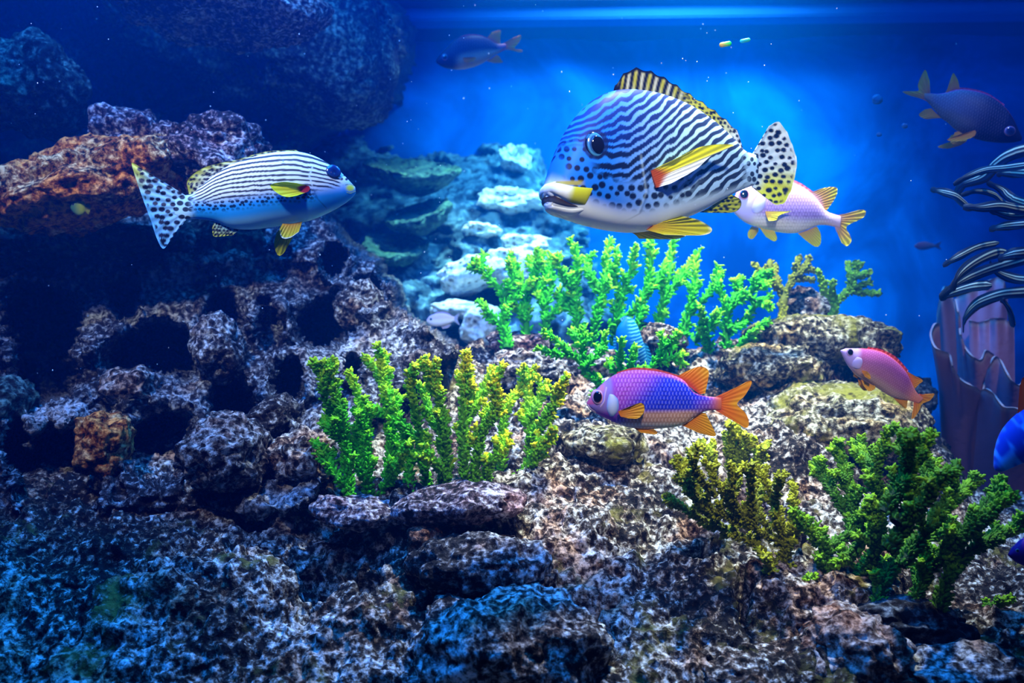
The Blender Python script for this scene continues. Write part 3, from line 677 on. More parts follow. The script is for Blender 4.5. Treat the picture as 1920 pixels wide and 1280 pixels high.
squirrel(dict(label='purple-blue squirrelfish with orange fins hovering in front of the reef', at=(1225, 750, 1.15, math.radians(4)), pal=palA,
    st=[(1100, 754, 1101, 761, 3), (1109, 742, 1110, 769, 10), (1120, 728, 1122, 777, 16), (1138, 712, 1140, 786, 22), (1160, 699, 1163, 796, 26), (1190, 693, 1192, 803, 28), (1225, 695, 1225, 804, 26), (1258, 702, 1258, 801, 21),
        (1282, 713, 1280, 796, 16), (1300, 734, 1300, 783, 11), (1322, 742, 1322, 771, 7), (1352, 745, 1352, 768, 3)],
    fins=[('spiny_dorsal_fin', [(1150, 707), (1190, 697), (1230, 699), (1274, 709)], [(1158, 697), (1190, 689), (1232, 692), (1274, 704)], 0, 0, False),
          ('dorsal_fin', [(1268, 706), (1290, 722), (1312, 739)], [(1288, 695), (1312, 687), (1328, 694), (1327, 716), (1322, 737)], 0, 0, False),
          ('tail_fin', [(1340, 745), (1345, 756), (1340, 768)], [(1384, 724), (1407, 713), (1408, 722), (1396, 742), (1382, 757), (1396, 772), (1404, 788), (1400, 802), (1380, 792)], 0, 0, False),
          ('anal_fin', [(1278, 797), (1296, 787), (1310, 773)], [(1312, 812), (1341, 817), (1334, 796), (1323, 774)], 0, 0, False),
          ('pelvic_fin', [(1188, 801), (1200, 803), (1214, 804)], [(1202, 811), (1226, 814), (1233, 811), (1226, 804)], 6, 10, True),
          ('pectoral_fin', [(1159, 771), (1161, 776), (1164, 781)], [(1180, 762), (1200, 755), (1208, 760), (1207, 773), (1196, 784), (1178, 784)], 27, 34, True)],
    fin=((.88, .19, .0), (.95, .46, .0), (.66, .05, .04)), spine=(.75, .12, .10), eye=(1121, 744, 14), squash=.78,
    patches=[('gill_cover', [(1142, 738), (1138, 752), (1137, 768), (1143, 780)], [(1152, 740), (1160, 750), (1160, 768), (1152, 780)], 1.6, lambda px, py, u, v: mixc((.20, .34, .80), (.62, .68, .92), np.sin(np.clip(v*1.1, 0, 1)*math.pi)**.7)),
             ('cheek_ridge', [(1136, 724), (1133, 738), (1131, 752), (1124, 762)], [(1139, 726), (1136, 740), (1134, 754), (1127, 765)], .9, cst((.62, .42, .70))),
             ('lip', [(1101, 756), (1108, 765), (1118, 771)], [(1102, 761), (1108, 770), (1117, 776)], .9, cst((.75, .50, .62)))]))
def palB(px, py, s, t):
    C = mixc((.75, .42, .62), (.46, .26, .62), sstep(.75, .1, t)); C = mixc(C, (.82, .72, .72), sstep(-.3, -.75, t))
    C = mixc(C, (.85, .55, .62), sstep(.75, .95, s)); C = mixc(C, (.8, .15, .2), sstep(.86, .98, t))
    return mixc(C, (.62, .50, .78), sstep(.26, .18, s)*sstep(.6, .2, t))
squirrel(dict(label='pale pink squirrelfish with yellow fins half hidden by the big sweetlips tail', at=(1480, 392, 1.62, math.radians(5)), pal=palB, scale=5.2,
    st=[(1370, 383, 1371, 390, 3), (1380, 364, 1380, 402, 9), (1395, 350, 1395, 415, 14), (1415, 342, 1415, 424, 19), (1440, 337, 1443, 431, 22), (1465, 337, 1468, 436, 22), (1490, 344, 1490, 437, 19), (1515, 358, 1510, 432, 15),
        (1535, 379, 1532, 423, 10), (1550, 396, 1550, 422, 7), (1576, 405, 1574, 427, 3)],
    fins=[('spiny_dorsal_fin', [(1430, 339), (1465, 338), (1495, 347), (1524, 364)], [(1434, 332), (1465, 331), (1497, 341), (1526, 360)], 0, 0, False),
          ('dorsal_fin', [(1520, 361), (1533, 376), (1545, 394)], [(1540, 353), (1560, 350), (1570, 354), (1566, 371), (1549, 396)], 0, 0, False),
          ('tail_fin', [(1566, 404), (1570, 415), (1566, 427)], [(1598, 398), (1614, 393), (1623, 396), (1618, 408), (1588, 424), (1593, 440), (1596, 452), (1588, 461), (1578, 455)], 0, 0, False),
          ('anal_fin', [(1496, 437), (1512, 432), (1530, 424)], [(1510, 450), (1528, 462), (1538, 458), (1539, 440), (1533, 426)], 0, 0, False),
          ('pelvic_fin', [(1424, 426), (1436, 430), (1449, 432)], [(1436, 444), (1451, 452), (1457, 447), (1453, 434)], 8, 12, False),
          ('pelvic_fin', [(1422, 426), (1416, 426), (1410, 424)], [(1422, 434), (1412, 447), (1404, 446), (1402, 437), (1407, 427)], -8, -14, False),
          ('pectoral_fin', [(1435, 396), (1436, 402), (1438, 408)], [(1484, 396), (1470, 400), (1459, 405), (1456, 412), (1442, 414)], 24, 30, True)],
    fin=((.85, .42, .05), (.92, .85, .0), (.85, .45, .45)), spine=(.85, .15, .2), eye=(1395, 364, 11.5),
    patches=[('gill_cover', [(1420, 368), (1413, 378), (1408, 392), (1412, 400)], [(1432, 368), (1437, 376), (1434, 392), (1424, 400)], 1.4, lambda px, py, u, v: mixc((.42, .32, .75), (.70, .66, .92), np.sin(v*math.pi)))]))
def palC(px, py, s, t):
    C = mixc((.32, .06, .22), (.36, .11, .20), sstep(.6, -.4, t)); C = mixc(C, (.45, .24, .22), sstep(-.35, -.8, t))
    C = mixc(C, (.80, .22, .12), sstep(.72, .95, s)); C = mixc(C, (.55, .05, .10), sstep(.85, .98, t))
    return mixc(C, (.40, .26, .55), sstep(.24, .16, s))
squirrel(dict(label='pink squirrelfish swimming nose-up past the rocky ledge, forked orange tail', at=(1655, 702, 1.36, math.radians(6)), pal=palC, scale=4.2, axis=(.82, .57), sheen=.35, ns=180, nr=120,
    st=[(1577, 656, 1577, 660, 2), (1588, 653, 1582, 670, 7), (1602, 653, 1591, 686, 11), (1620, 653, 1606, 703, 15), (1642, 656, 1624, 715, 17), (1662, 664, 1646, 728, 16), (1682, 679, 1666, 741, 13), (1698, 697, 1682, 747, 10),
        (1708, 716, 1700, 750, 6), (1718, 734, 1709, 752, 4), (1731, 746, 1722, 756, 2)],
    fins=[('spiny_dorsal_fin', [(1625, 655), (1650, 660), (1675, 673), (1700, 698)], [(1628, 650), (1653, 655), (1680, 669), (1703, 694)], 0, 0, False),
          ('dorsal_fin', [(1697, 694), (1705, 708), (1711, 724)], [(1715, 704), (1730, 713), (1723, 720), (1716, 728)], 0, 0, False),
          ('tail_fin', [(1724, 738), (1720, 746), (1714, 754)], [(1740, 741), (1752, 738), (1744, 750), (1729, 757), (1724, 768), (1716, 781), (1709, 785), (1712, 770)], 0, 0, False),
          ('anal_fin', [(1675, 745), (1688, 748), (1701, 748)], [(1687, 758), (1698, 766), (1701, 758), (1702, 749)], 0, 0, False),
          ('pelvic_fin', [(1614, 711), (1624, 716), (1634, 721)], [(1619, 723), (1629, 733), (1640, 729), (1641, 723)], 5, 8, True),
          ('pectoral_fin', [(1616, 694), (1617, 698), (1620, 703)], [(1626, 696), (1632, 704), (1631, 711), (1622, 706)], 17, 21, True)],
    fin=((.92, .26, .0), (.95, .46, .0), (.85, .13, .04)), spine=(.6, .03, .08), eye=(1594, 660, 7.5), iris=(.2, .1, .25), ring=(.4, .3, .5),
    patches=[('gill_cover', [(1606, 668), (1598, 678), (1597, 686), (1602, 690)], [(1617, 672), (1618, 680), (1614, 690), (1608, 692)], 1.1, cst((.42, .32, .62)))]))
def palD(px, py, s, t):
    C = mixc((.006, .008, .04), (.08, .06, .11), sstep(.35, .75, s)); C = mixc(C, (.26, .10, .08), sstep(.88, 1, s))  # shade painted in as dark navy skin towards the head
    C = mixc(C, (.09, .06, .07), sstep(-.2, -.7, t)*sstep(.4, .6, s)); return mixc(C, (.30, .02, .15), sstep(.85, .97, t))
squirrel(dict(label='shaded purple squirrelfish diving nose-down with its orange tail raised', at=(1825, 215, 1.72, math.radians(-12)), pal=palD, scale=5.0, axis=(-.85, -.5), sheen=.3, ns=180, nr=120,
    st=[(1916, 258, 1914, 264, 3), (1908, 242, 1898, 267, 10), (1895, 217, 1872, 267, 17), (1875, 194, 1842, 263, 22), (1850, 178, 1815, 254, 24), (1822, 170, 1794, 244, 21), (1796, 168, 1778, 230, 16), (1776, 173, 1764, 220, 11), (1760, 176, 1750, 203, 7), (1742, 175, 1740, 192, 4), (1733, 175, 1733, 186, 2)],
    fins=[('spiny_dorsal_fin', [(1880, 200), (1850, 180), (1820, 171), (1796, 169)], [(1884, 196), (1852, 175), (1821, 166), (1796, 164)], 0, 0, False),
          ('dorsal_fin', [(1800, 169), (1786, 172), (1771, 176)], [(1796, 150), (1788, 137), (1783, 146), (1776, 168)], 0, 0, False),
          ('tail_fin', [(1744, 176), (1740, 182), (1738, 190)], [(1743, 152), (1735, 131), (1726, 145), (1721, 160), (1722, 170), (1706, 171), (1692, 172), (1706, 179), (1728, 184)], 0, 0, False),
          ('anal_fin', [(1766, 221), (1756, 213), (1746, 203)], [(1752, 222), (1735, 223), (1723, 215), (1734, 205)], 0, 0, False),
          ('pelvic_fin', [(1816, 255), (1806, 251), (1797, 246)], [(1812, 264), (1795, 264), (1788, 256), (1790, 248)], 8, 12, True),
          ('pectoral_fin', [(1828, 244), (1830, 248), (1828, 254)], [(1800, 252), (1780, 259), (1777, 263), (1796, 265), (1820, 259)], 23, 28, True)],
    fin=((.62, .16, .01), (.70, .34, .0), (.45, .06, .05)), spine=(.4, .01, .15), eye=(1893, 246, 10), iris=(.05, .05, .15), ring=(.10, .10, .25)))
def palE(px, py, s, t):
    C = mixc((.004, .010, .04), (.012, .012, .05), s); C = mixc(C, (.30, .20, .18), sstep(.0, -.6, t)*sstep(.25, .4, s))  # near-black skin carries painted shade
    return mixc(C, (.30, .06, .12), sstep(.85, .98, s))
squirrel(dict(label='dim dark squirrelfish with red tail below the tank rim', at=(890, 98, 2.25, math.radians(18)), pal=palE, scale=5.0, axis=(.95, -.3), sheen=.15, ns=160, nr=100,
    st=[(818, 113, 819, 118, 3), (826, 100, 828, 124, 8), (838, 88, 840, 128, 12), (855, 73, 860, 130, 16), (878, 67, 885, 126, 17), (900, 68, 905, 118, 14), (916, 74, 918, 110, 10), (930, 82, 930, 102, 6), (948, 82, 948, 93, 3)],
    fins=[('spiny_dorsal_fin', [(850, 77), (872, 69), (895, 68), (914, 74)], [(852, 74), (873, 65), (896, 65), (914, 71)], 0, 0, False),
          ('dorsal_fin', [(912, 73), (924, 79), (936, 84)], [(922, 60), (938, 57), (938, 70), (938, 83)], 0, 0, False),
          ('tail_fin', [(943, 82), (945, 87), (945, 92)], [(958, 73), (976, 66), (974, 78), (965, 90), (979, 94), (976, 98), (958, 94)], 0, 0, False),
          ('anal_fin', [(912, 114), (922, 109), (931, 103)], [(926, 118), (942, 117), (940, 112), (936, 105)], 0, 0, False),
          ('pectoral_fin', [(868, 108), (869, 112), (871, 116)], [(880, 107), (892, 108), (888, 114), (880, 117)], 16, 20, True)],
    fin=((.95, .13, .02), (.90, .26, .02), (.95, .05, .05)), spine=(.35, .02, .10), eye=(834, 107, 6), iris=(.05, .05, .15), ring=(.10, .10, .25)))

# --- small fish further back
def simple_fish(name, label, at, st, pal, fins, eye, cat='fish', ns=90, nr=60, rings=None):
    f = Fish(name, label, cat, *at)
    f.body(st, pal, ns, nr, .95)
    for nm, b_, t_, c, d0, d1, mir in fins: f.fin(nm, b_, t_, c, d0, d1, 26, 14, 7, .9, mirror=mir)
    if eye: f.eye(*eye, rings or [(0, (.01, .01, .03)), (.7, (.05, .1, .2)), (1, (.3, .4, .5))], .6, .4)
    return f
simple_fish('small_reef_fish', 'small pale lilac fish in front of the white rocks', (828, 599, 2.1, .1),
    [(800, 599, 800, 603, 2), (806, 592, 806, 609, 5), (816, 588, 816, 612, 6), (830, 587, 830, 611, 6), (842, 590, 842, 607, 4), (852, 594, 852, 602, 2)],
    lambda px, py, s, t: mixc((.55, .42, .62), (.80, .74, .82), sstep(.4, -.3, t)),
    [('tail_fin', [(850, 594), (851, 598), (850, 602)], [(858, 588), (862, 586), (858, 598), (862, 609), (857, 607)], cst((.40, .42, .62)), 0, 0, False),
     ('dorsal_fin', [(812, 590), (828, 588), (842, 591)], [(818, 585), (832, 584), (846, 589)], cst((.45, .35, .6)), 0, 0, False),
     ('anal_fin', [(826, 611), (834, 610), (842, 607)], [(830, 616), (840, 614), (846, 608)], cst((.5, .45, .65)), 0, 0, False)], (808, 598, 2.6))
simple_fish('striped_blue_fish', 'blue fish with pale wavy bars diving head-down behind the green coral', (1183, 632, 1.70, .35),
    [(1215, 690, 1205, 694, 3), (1212, 670, 1180, 686, 9), (1207, 648, 1162, 668, 14), (1200, 626, 1155, 640, 15), (1194, 610, 1157, 618, 11), (1187, 601, 1164, 605, 7), (1178, 595, 1172, 596, 3)],
    lambda px, py, s, t: mixc((.0, .12, .42), (.12, .48, .72), sstep(.1, .5, np.sin((py+.012*(px-1180)**2)*.92))*sstep(-.35, .1, t)),
    [('dorsal_fin', [(1206, 642), (1211, 660), (1215, 684)], [(1213, 644), (1222, 668), (1224, 690)], cst((.02, .30, .55)), 0, 0, False),
     ('anal_fin', [(1157, 630), (1156, 642), (1162, 664)], [(1151, 628), (1150, 645), (1156, 668)], cst((.02, .30, .62)), 0, 0, False),
     ('tail_fin', [(1166, 603), (1175, 600), (1185, 603)], [(1162, 597), (1174, 592), (1190, 599)], cst((.10, .42, .8)), 0, 0, False)], (1196, 680, 4))
simple_fish('small_green_fish', 'tiny olive green fish resting against the orange ledge', (147, 390, 1.50, .2),
    [(131, 384, 131, 388, 2), (136, 375, 136, 397, 5), (146, 370, 146, 404, 6), (155, 374, 155, 402, 5), (160, 384, 160, 396, 2)],
    lambda px, py, s, t: mixc((.05, .14, .10), (.25, .28, .03), sstep(.3, .8, s)),
    [('tail_fin', [(159, 386), (160, 390), (159, 395)], [(166, 380), (170, 390), (166, 402)], cst((.2, .2, .02)), 0, 0, False),
     ('dorsal_fin', [(138, 374), (146, 371), (154, 375)], [(142, 367), (150, 365), (159, 372)], cst((.12, .16, .03)), 0, 0, False)], (137, 383, 2.2))
simple_fish('small_red_fish', 'tiny faint red fish beyond the rocks under the eel school', (1738, 461, 2.9, .1),
    [(1715, 460, 1715, 462, 1.5), (1722, 455, 1722, 467, 3), (1734, 453, 1734, 468, 4), (1746, 456, 1746, 465, 3), (1754, 459, 1754, 463, 1.5)],
    lambda px, py, s, t: mixc((.45, .04, .10), (.55, .15, .2), s),
    [('tail_fin', [(1753, 459), (1754, 461), (1753, 463)], [(1760, 455), (1765, 453), (1761, 461), (1765, 468), (1760, 466)], cst((.5, .08, .12)), 0, 0, False)], (1720, 459, 1.6))
def palBlue(px, py, s, t):
    a = (px-py*.75); b_ = px*.75+py; n = vn2(a*.9, b_*.28, 9, 71)+.5*vn2(px, py, 20, 72); return mixc((.005, .05, .50), (.04, .34, .98), sstep(-.5, .45, n))
simple_fish('blue_fish', 'bright blue wrinkled fish nosing in from the frame edge', (1930, 850, 1.02, -.25),
    [(1863, 872, 1866, 882, 4), (1866, 842, 1878, 884, 14), (1876, 812, 1896, 877, 22), (1896, 786, 1918, 868, 27), (1926, 764, 1950, 866, 30), (1975, 750, 1995, 868, 28), (2030, 752, 2040, 860, 20), (2075, 775, 2078, 842, 10), (2110, 795, 2110, 825, 4)],
    palBlue,
    [('dorsal_fin', [(1908, 776), (1950, 757), (2000, 752)], [(1912, 722), (1925, 705), (1985, 715)], cst((.62, .08, .01)), 0, 0, False),
     ('tail_fin', [(2106, 795), (2108, 810), (2106, 825)], [(2140, 770), (2160, 760), (2150, 810), (2160, 860), (2140, 850)], cst((.05, .1, .6)), 0, 0, False),
     ('pectoral_fin', [(1950, 830), (1951, 838), (1950, 846)], [(1985, 825), (2000, 840), (1985, 852)], cst((.05, .2, .8)), 29, 36, True)], (1945, 812, 6), ns=120, nr=90)
simple_fish('purple_fish', 'dark violet fish poking its pointed snout past the frame edge', (1935, 1035, 1.05, .1),
    [(1891, 1038, 1892, 1043, 3), (1904, 1022, 1906, 1054, 10), (1922, 1008, 1924, 1062, 15), (1950, 1002, 1950, 1066, 16), (1980, 1014, 1980, 1056, 9), (1998, 1028, 1998, 1042, 4)],
    lambda px, py, s, t: mixc((.05, .01, .20), (.10, .02, .30), sstep(-.2, .6, t)),
    [('tail_fin', [(1996, 1028), (1998, 1035), (1996, 1042)], [(2015, 1015), (2022, 1010), (2016, 1035), (2022, 1060), (2014, 1055)], cst((.08, .02, .25)), 0, 0, False)], (1908, 1032, 3.5))

# --- striped eel catfish school
def eel(pts, r, Y, label, seed):
    n = 70; q = catmull(pts, n); rng = np.random.default_rng(seed)
    Yv = Y+.05*np.sin(np.linspace(0, 3, n)+seed)
    c = np.stack([(q[:, 0]-960)/FPX*Yv, Yv, -(q[:, 1]-640)/FPX*Yv], 1); k = Y/FPX
    root = tag(empty('eel_catfish', c[n//2]), label, 'fish', 'school of striped eel catfish')
    c = c-c[n//2]
    t = np.gradient(c, axis=0); t /= np.linalg.norm(t, axis=1)[:, None]
    side = np.cross(t, np.array([0, 0, 1.0])); side /= np.linalg.norm(side, axis=1)[:, None]; up = np.cross(side, t)
    s = np.linspace(0, 1, n); rad = r*k*np.interp(s, [0, .08, .35, .75, .92, 1], [.10, .26, .72, 1.0, .95, .35])
    nr = 40; th = np.linspace(0, 2*math.pi, nr, endpoint=False)
    V = c[:, None, :]+rad[:, None, None]*(.72*np.cos(th)[None, :, None]*side[:, None, :]+np.sin(th)[None, :, None]*up[:, None, :])
    tt = np.tile(np.sin(th), n); band = np.exp(-((tt-.52)/.10)**2)+np.exp(-((tt+.12)/.10)**2)
    C = mixc(mixc((.006, .012, .03), (.02, .10, .30), sstep(-.4, -.95, tt)), (.85, .95, .70), np.clip(band, 0, 1)*np.repeat(sstep(.12, .3, s), nr))
    C = np.vstack([C, C[:1], C[-1:]])
    i = np.arange(nr); j = (i+1) % nr; V = np.vstack([V.reshape(-1, 3), c[0], c[-1]])
    F3 = np.vstack([np.stack([np.full(nr, n*nr), i, j], 1), np.stack([np.full(nr, n*nr+1), (n-1)*nr+j, (n-1)*nr+i], 1)])
    obj('body', mesh_of('body', V, [grid_faces(n, nr, True), F3], C), M_SKIN, root)
    # the fin that runs round the tail
    m_ = int(n*.62); h = rad[:m_]*np.interp(np.linspace(0, 1, m_), [0, .2, 1], [5.0, 1.9, 1.02])
    a = c[:m_]+up[:m_]*h[:, None]; b_ = c[:m_]-up[:m_]*h[:, None]; e = side[:m_]*(.06*r*k)
    W = np.vstack([a+e*.2, c[:m_]+e*2, b_+e*.2, a-e*.2, c[:m_]-e*2, b_-e*.2]); z = np.arange(m_-1); f = []
    for p_, q_ in ((0, 1), (1, 2), (5, 4), (4, 3), (3, 0), (2, 5)): f.append(np.stack([z+p_*m_, z+1+p_*m_, z+1+q_*m_, z+q_*m_], 1))
    obj('tail_fin', mesh_of('tail_fin', W, [np.vstack(f)], np.repeat(np.array([[.01, .02, .04]]), len(W), 0)), M_FIN, root)
    return root
EEL = [([(1788, 346), (1815, 330), (1850, 318), (1890, 314), (1950, 306)], 6, 'topmost thin eel catfish slanting up beside the thick arched one'),
       ([(1792, 368), (1806, 346), (1846, 330), (1872, 305), (1902, 287), (1960, 272)], 10, 'thick arched eel catfish rising towards the frame edge'),
       ([(1745, 355), (1768, 359), (1788, 366), (1802, 378), (1816, 390)], 6, 'short eel catfish out in front with a dark pointed tail'),
       ([(1806, 388), (1838, 389), (1872, 386), (1905, 392), (1960, 400)], 8, 'straight striped eel catfish below the arched one'),
       ([(1802, 366), (1832, 358), (1862, 364), (1885, 382), (1940, 396)], 5, 'slim curved eel catfish looping above the straight one'),
       ([(1855, 394), (1882, 402), (1905, 404), (1960, 400)], 7, 'eel catfish with bright white lines under the straight one'),
       ([(1850, 342), (1875, 354), (1900, 372), (1950, 388)], 7, 'eel catfish slanting down behind the arched one'),
       ([(1868, 325), (1900, 322), (1960, 326)], 9, 'dark eel catfish crossing high at the frame edge'),
       ([(1855, 430), (1890, 423), (1960, 418)], 7, 'unlit eel catfish in the gap between the two groups'),
       ([(1768, 498), (1795, 482), (1830, 464), (1872, 455)], 6, 'upper eel catfish of the lower group, yellow lined'),
       ([(1785, 542), (1800, 512), (1832, 488), (1868, 474), (1892, 480)], 9, 'bent eel catfish with a bright yellow-white back line'),
       ([(1762, 557), (1790, 535), (1820, 518), (1870, 500), (1950, 478)], 9, 'long eel catfish sweeping across the lower group'),
       ([(1856, 492), (1864, 506), (1888, 518), (1920, 524), (1970, 522)], 8, 'hooked eel catfish curling with pale grey lines'),
       ([(1762, 560), (1788, 548), (1828, 537), (1860, 534)], 8, 'blue-bellied eel catfish over the pink coral rim'),
       ([(1806, 622), (1809, 598), (1832, 570), (1872, 553), (1910, 548), (1970, 546)], 9, 'arched eel catfish bending down in front of the pink coral'),
       ([(1872, 486), (1900, 476), (1960, 468)], 9, 'eel catfish overlapping the hooked one'),
       ([(1878, 560), (1892, 580), (1900, 612)], 6, 'short eel catfish hanging down inside the pink coral')]
for i, (pts, r, lb) in enumerate(EEL):
    eel(pts, r*1.2, 1.46+.035*((i*7) % 5), lb, i+1)
# ------------------------------------------------------------------ branching corals
M_CORAL = vcol_mat('branching_coral', 0.6, 0.25, bump=(420, .5))
def tube(c, rad, nr=9):
    n = len(c); t = np.gradient(c, axis=0); t /= np.maximum(np.linalg.norm(t, axis=1), 1e-9)[:, None]
    ref = np.array([.15, 1.0, .1]); a = np.cross(t, ref); a /= np.linalg.norm(a, axis=1)[:, None]; b = np.cross(t, a)
    th = np.linspace(0, 2*math.pi, nr, endpoint=False)
    V = c[:, None, :]+rad[:, None, None]*(np.cos(th)[None, :, None]*a[:, None, :]+np.sin(th)[None, :, None]*b[:, None, :])
    V = np.vstack([V.reshape(-1, 3), c[-1]+t[-1]*rad[-1]*1.0]); i = np.arange(nr); j = (i+1) % nr
    F3 = np.stack([np.full(nr, n*nr), (n-1)*nr+i, (n-1)*nr+j], 1)
    return V, grid_faces(n, nr, True), F3, t, a, b
def knobs(p, d, h, r):
    """small blunt cones at p along d"""
    n = len(p); d = d/np.linalg.norm(d, axis=1)[:, None]
    a = np.cross(d, np.array([.3, .2, .93])); a /= np.linalg.norm(a, axis=1)[:, None]; b = np.cross(d, a)
    th = np.arange(5)*2*math.pi/5; ring = np.cos(th)[None, :, None]*a[:, None, :]+np.sin(th)[None, :, None]*b[:, None, :]
    V = np.concatenate([p[:, None, :]-d[:, None, :]*(.3*r)[:, None, None]+ring*r[:, None, None], p[:, None, :]+d[:, None, :]*(.7*h)[:, None, None]+ring*(.72*r)[:, None, None], (p+d*h[:, None])[:, None, :]], 1)
    i = np.arange(5); j = (i+1) % 5
    f = np.vstack([np.stack([i, j, j+5], 1), np.stack([i, j+5, i+5], 1), np.stack([i+5, j+5, np.full(5, 10)], 1)])
    F = (f[None]+(np.arange(n)*11)[:, None, None]).reshape(-1, 3)
    return V.reshape(-1, 3), F
def stalk(c, r0, r1, k, rng, cols, dens, pal, knob=(5.5, 2.6)):
    """one knobbly stalk as a mesh in world space: c its axis, r0..r1 its radius in pixels"""
    n = len(c); s = np.linspace(0, 1, n)
    rad = (r0+(r1-r0)*s**.8)*k*(1+.14*np.sin(s*19+rng.random()*6)+.10*rng.standard_normal(n)*.6)
    V, F4, F3, t, a, b = tube(c, rad)
    L = np.linalg.norm(np.diff(c, axis=0), axis=1).sum()/k
    m = int(L*dens); u = rng.random(m)*.99; idx = np.minimum((u*(n-1)).astype(int), n-2); fr = u*(n-1)-idx
    th = rng.random(m)*2*math.pi
    o = np.cos(th)[:, None]*a[idx]+np.sin(th)[:, None]*b[idx]
    p = c[idx]*(1-fr)[:, None]+c[idx+1]*fr[:, None]+o*(rad[idx]*.9)[:, None]
    h = knob[0]*k*(.55+.8*rng.random(m)); r = knob[1]*k*(.75+.5*rng.random(m))
    KV, KF = knobs(p, o+t[idx]*.75+.25*rng.standard_normal((m, 3)), h, r)
    base, bright, tip = cols
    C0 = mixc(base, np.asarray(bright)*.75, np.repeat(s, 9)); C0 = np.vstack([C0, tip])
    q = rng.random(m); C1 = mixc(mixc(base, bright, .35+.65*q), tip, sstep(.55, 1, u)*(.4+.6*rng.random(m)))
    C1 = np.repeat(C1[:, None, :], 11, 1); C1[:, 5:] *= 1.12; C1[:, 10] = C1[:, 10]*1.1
    Vw = np.vstack([V, KV]); Cw = np.vstack([C0, C1.reshape(-1, 3)])
    if pal is not None: Cw = pal(Vw, Cw)
    return Vw, [F4, np.vstack([F3, KF+len(V)])], np.clip(Cw, 0, .95)
def coral(name, label, branches, cols, Y=None, r=(9, 5.5), twigs=1.0, seed=1, spread=.05, pal=None, dens=1.5, knob=(5.5, 2.6), twig_len=(16, 34), lean=0.0, group='branching corals'):
    rng = np.random.default_rng(seed); done = []
    if Y is None: Y = floor_hit(*branches[0][0])
    root = tag(empty(name, P(branches[0][0][0], branches[0][0][1], Y)), label, 'coral', group); O = np.array(root.location)
    for bi, pts in enumerate(branches):
        pts = np.asarray(pts, float); n = max(8, int(np.linalg.norm(np.diff(pts, axis=0), axis=1).sum()/4)); q = catmull(pts, n)
        Y0 = Y+lean*(pts[0][1]-branches[0][0][1]); hit = None
        for dq, dY, dr in done:
            e = np.linalg.norm(dq-pts[0], axis=1); i = int(e.argmin())
            if e[i] < 22 and (hit is None or e[i] < hit[0]): hit = (e[i], dY[i], dr[i])
        rr0 = r[0]
        if hit: Y0 = hit[1]; rr0 = min(r[0], hit[2]*.95)
        else: Y0 += rng.uniform(-1, 1)*spread*.5; 
        Yv = Y0+rng.uniform(-1, 1)*spread*np.linspace(0, 1, n)**1.2+.006*np.sin(np.linspace(0, 5, n)+bi)
        done.append((q, Yv, rr0+(r[1]-rr0)*np.linspace(0, 1, n)))
        c = np.stack([(q[:, 0]-960)/FPX*Yv, Yv, -(q[:, 1]-640)/FPX*Yv], 1); k = Y/FPX
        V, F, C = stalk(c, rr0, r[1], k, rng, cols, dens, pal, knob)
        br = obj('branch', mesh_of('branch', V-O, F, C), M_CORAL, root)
        nt_ = int(twigs*n*4/34*(.7+.6*rng.random()))
        for _ in range(nt_):
            i = int(n*(.22+.74*rng.random())); i = min(i, n-2); tg = q[i+1]-q[i]; tg /= np.linalg.norm(tg)+1e-9
            ang = math.radians(rng.uniform(28, 62))*rng.choice((-1, 1)); d2 = np.array([tg[0]*math.cos(ang)-tg[1]*math.sin(ang), tg[0]*math.sin(ang)+tg[1]*math.cos(ang)])
            d2[1] -= .35; d2 /= np.linalg.norm(d2); ln = rng.uniform(*twig_len)*(1.0-.35*i/n)
            m_ = max(5, int(ln/4)); tt = np.linspace(0, 1, m_)[:, None]; qq = q[i]+d2*ln*tt+np.array([0, -.18*ln])*tt**2
            yy = Yv[i]+rng.uniform(-1, 1)*ln*k*.9*tt[:, 0]
            cc = np.stack([(qq[:, 0]-960)/FPX*yy, yy, -(qq[:, 1]-640)/FPX*yy], 1)
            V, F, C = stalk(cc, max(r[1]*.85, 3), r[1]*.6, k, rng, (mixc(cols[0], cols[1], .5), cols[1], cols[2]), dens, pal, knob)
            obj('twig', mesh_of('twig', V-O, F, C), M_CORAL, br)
    return root
GREEN = ((.010, .11, .0), (.09, .58, .0), (.38, .72, .0))
BACKG = ((.004, .17, .0), (.045, .62, .0), (.34, .80, .0))
OLIVE = ((.05, .05, .002), (.24, .24, .002), (.42, .42, .005))
DARKG = ((.008, .034, .0), (.06, .20, .0), (.28, .52, .0))
YELL = ((.07, .12, .004), (.38, .48, .004), (.62, .58, .01))
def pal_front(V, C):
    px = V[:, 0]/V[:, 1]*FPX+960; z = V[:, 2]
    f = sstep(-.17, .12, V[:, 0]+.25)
    return C*mixc((.7, 1.0, 1.1), (2.4, .95, .8), np.clip(sstep(-.20, -.06, V[:, 0])*.8+.5*sstep(-.14, -.03, z), 0, 1))
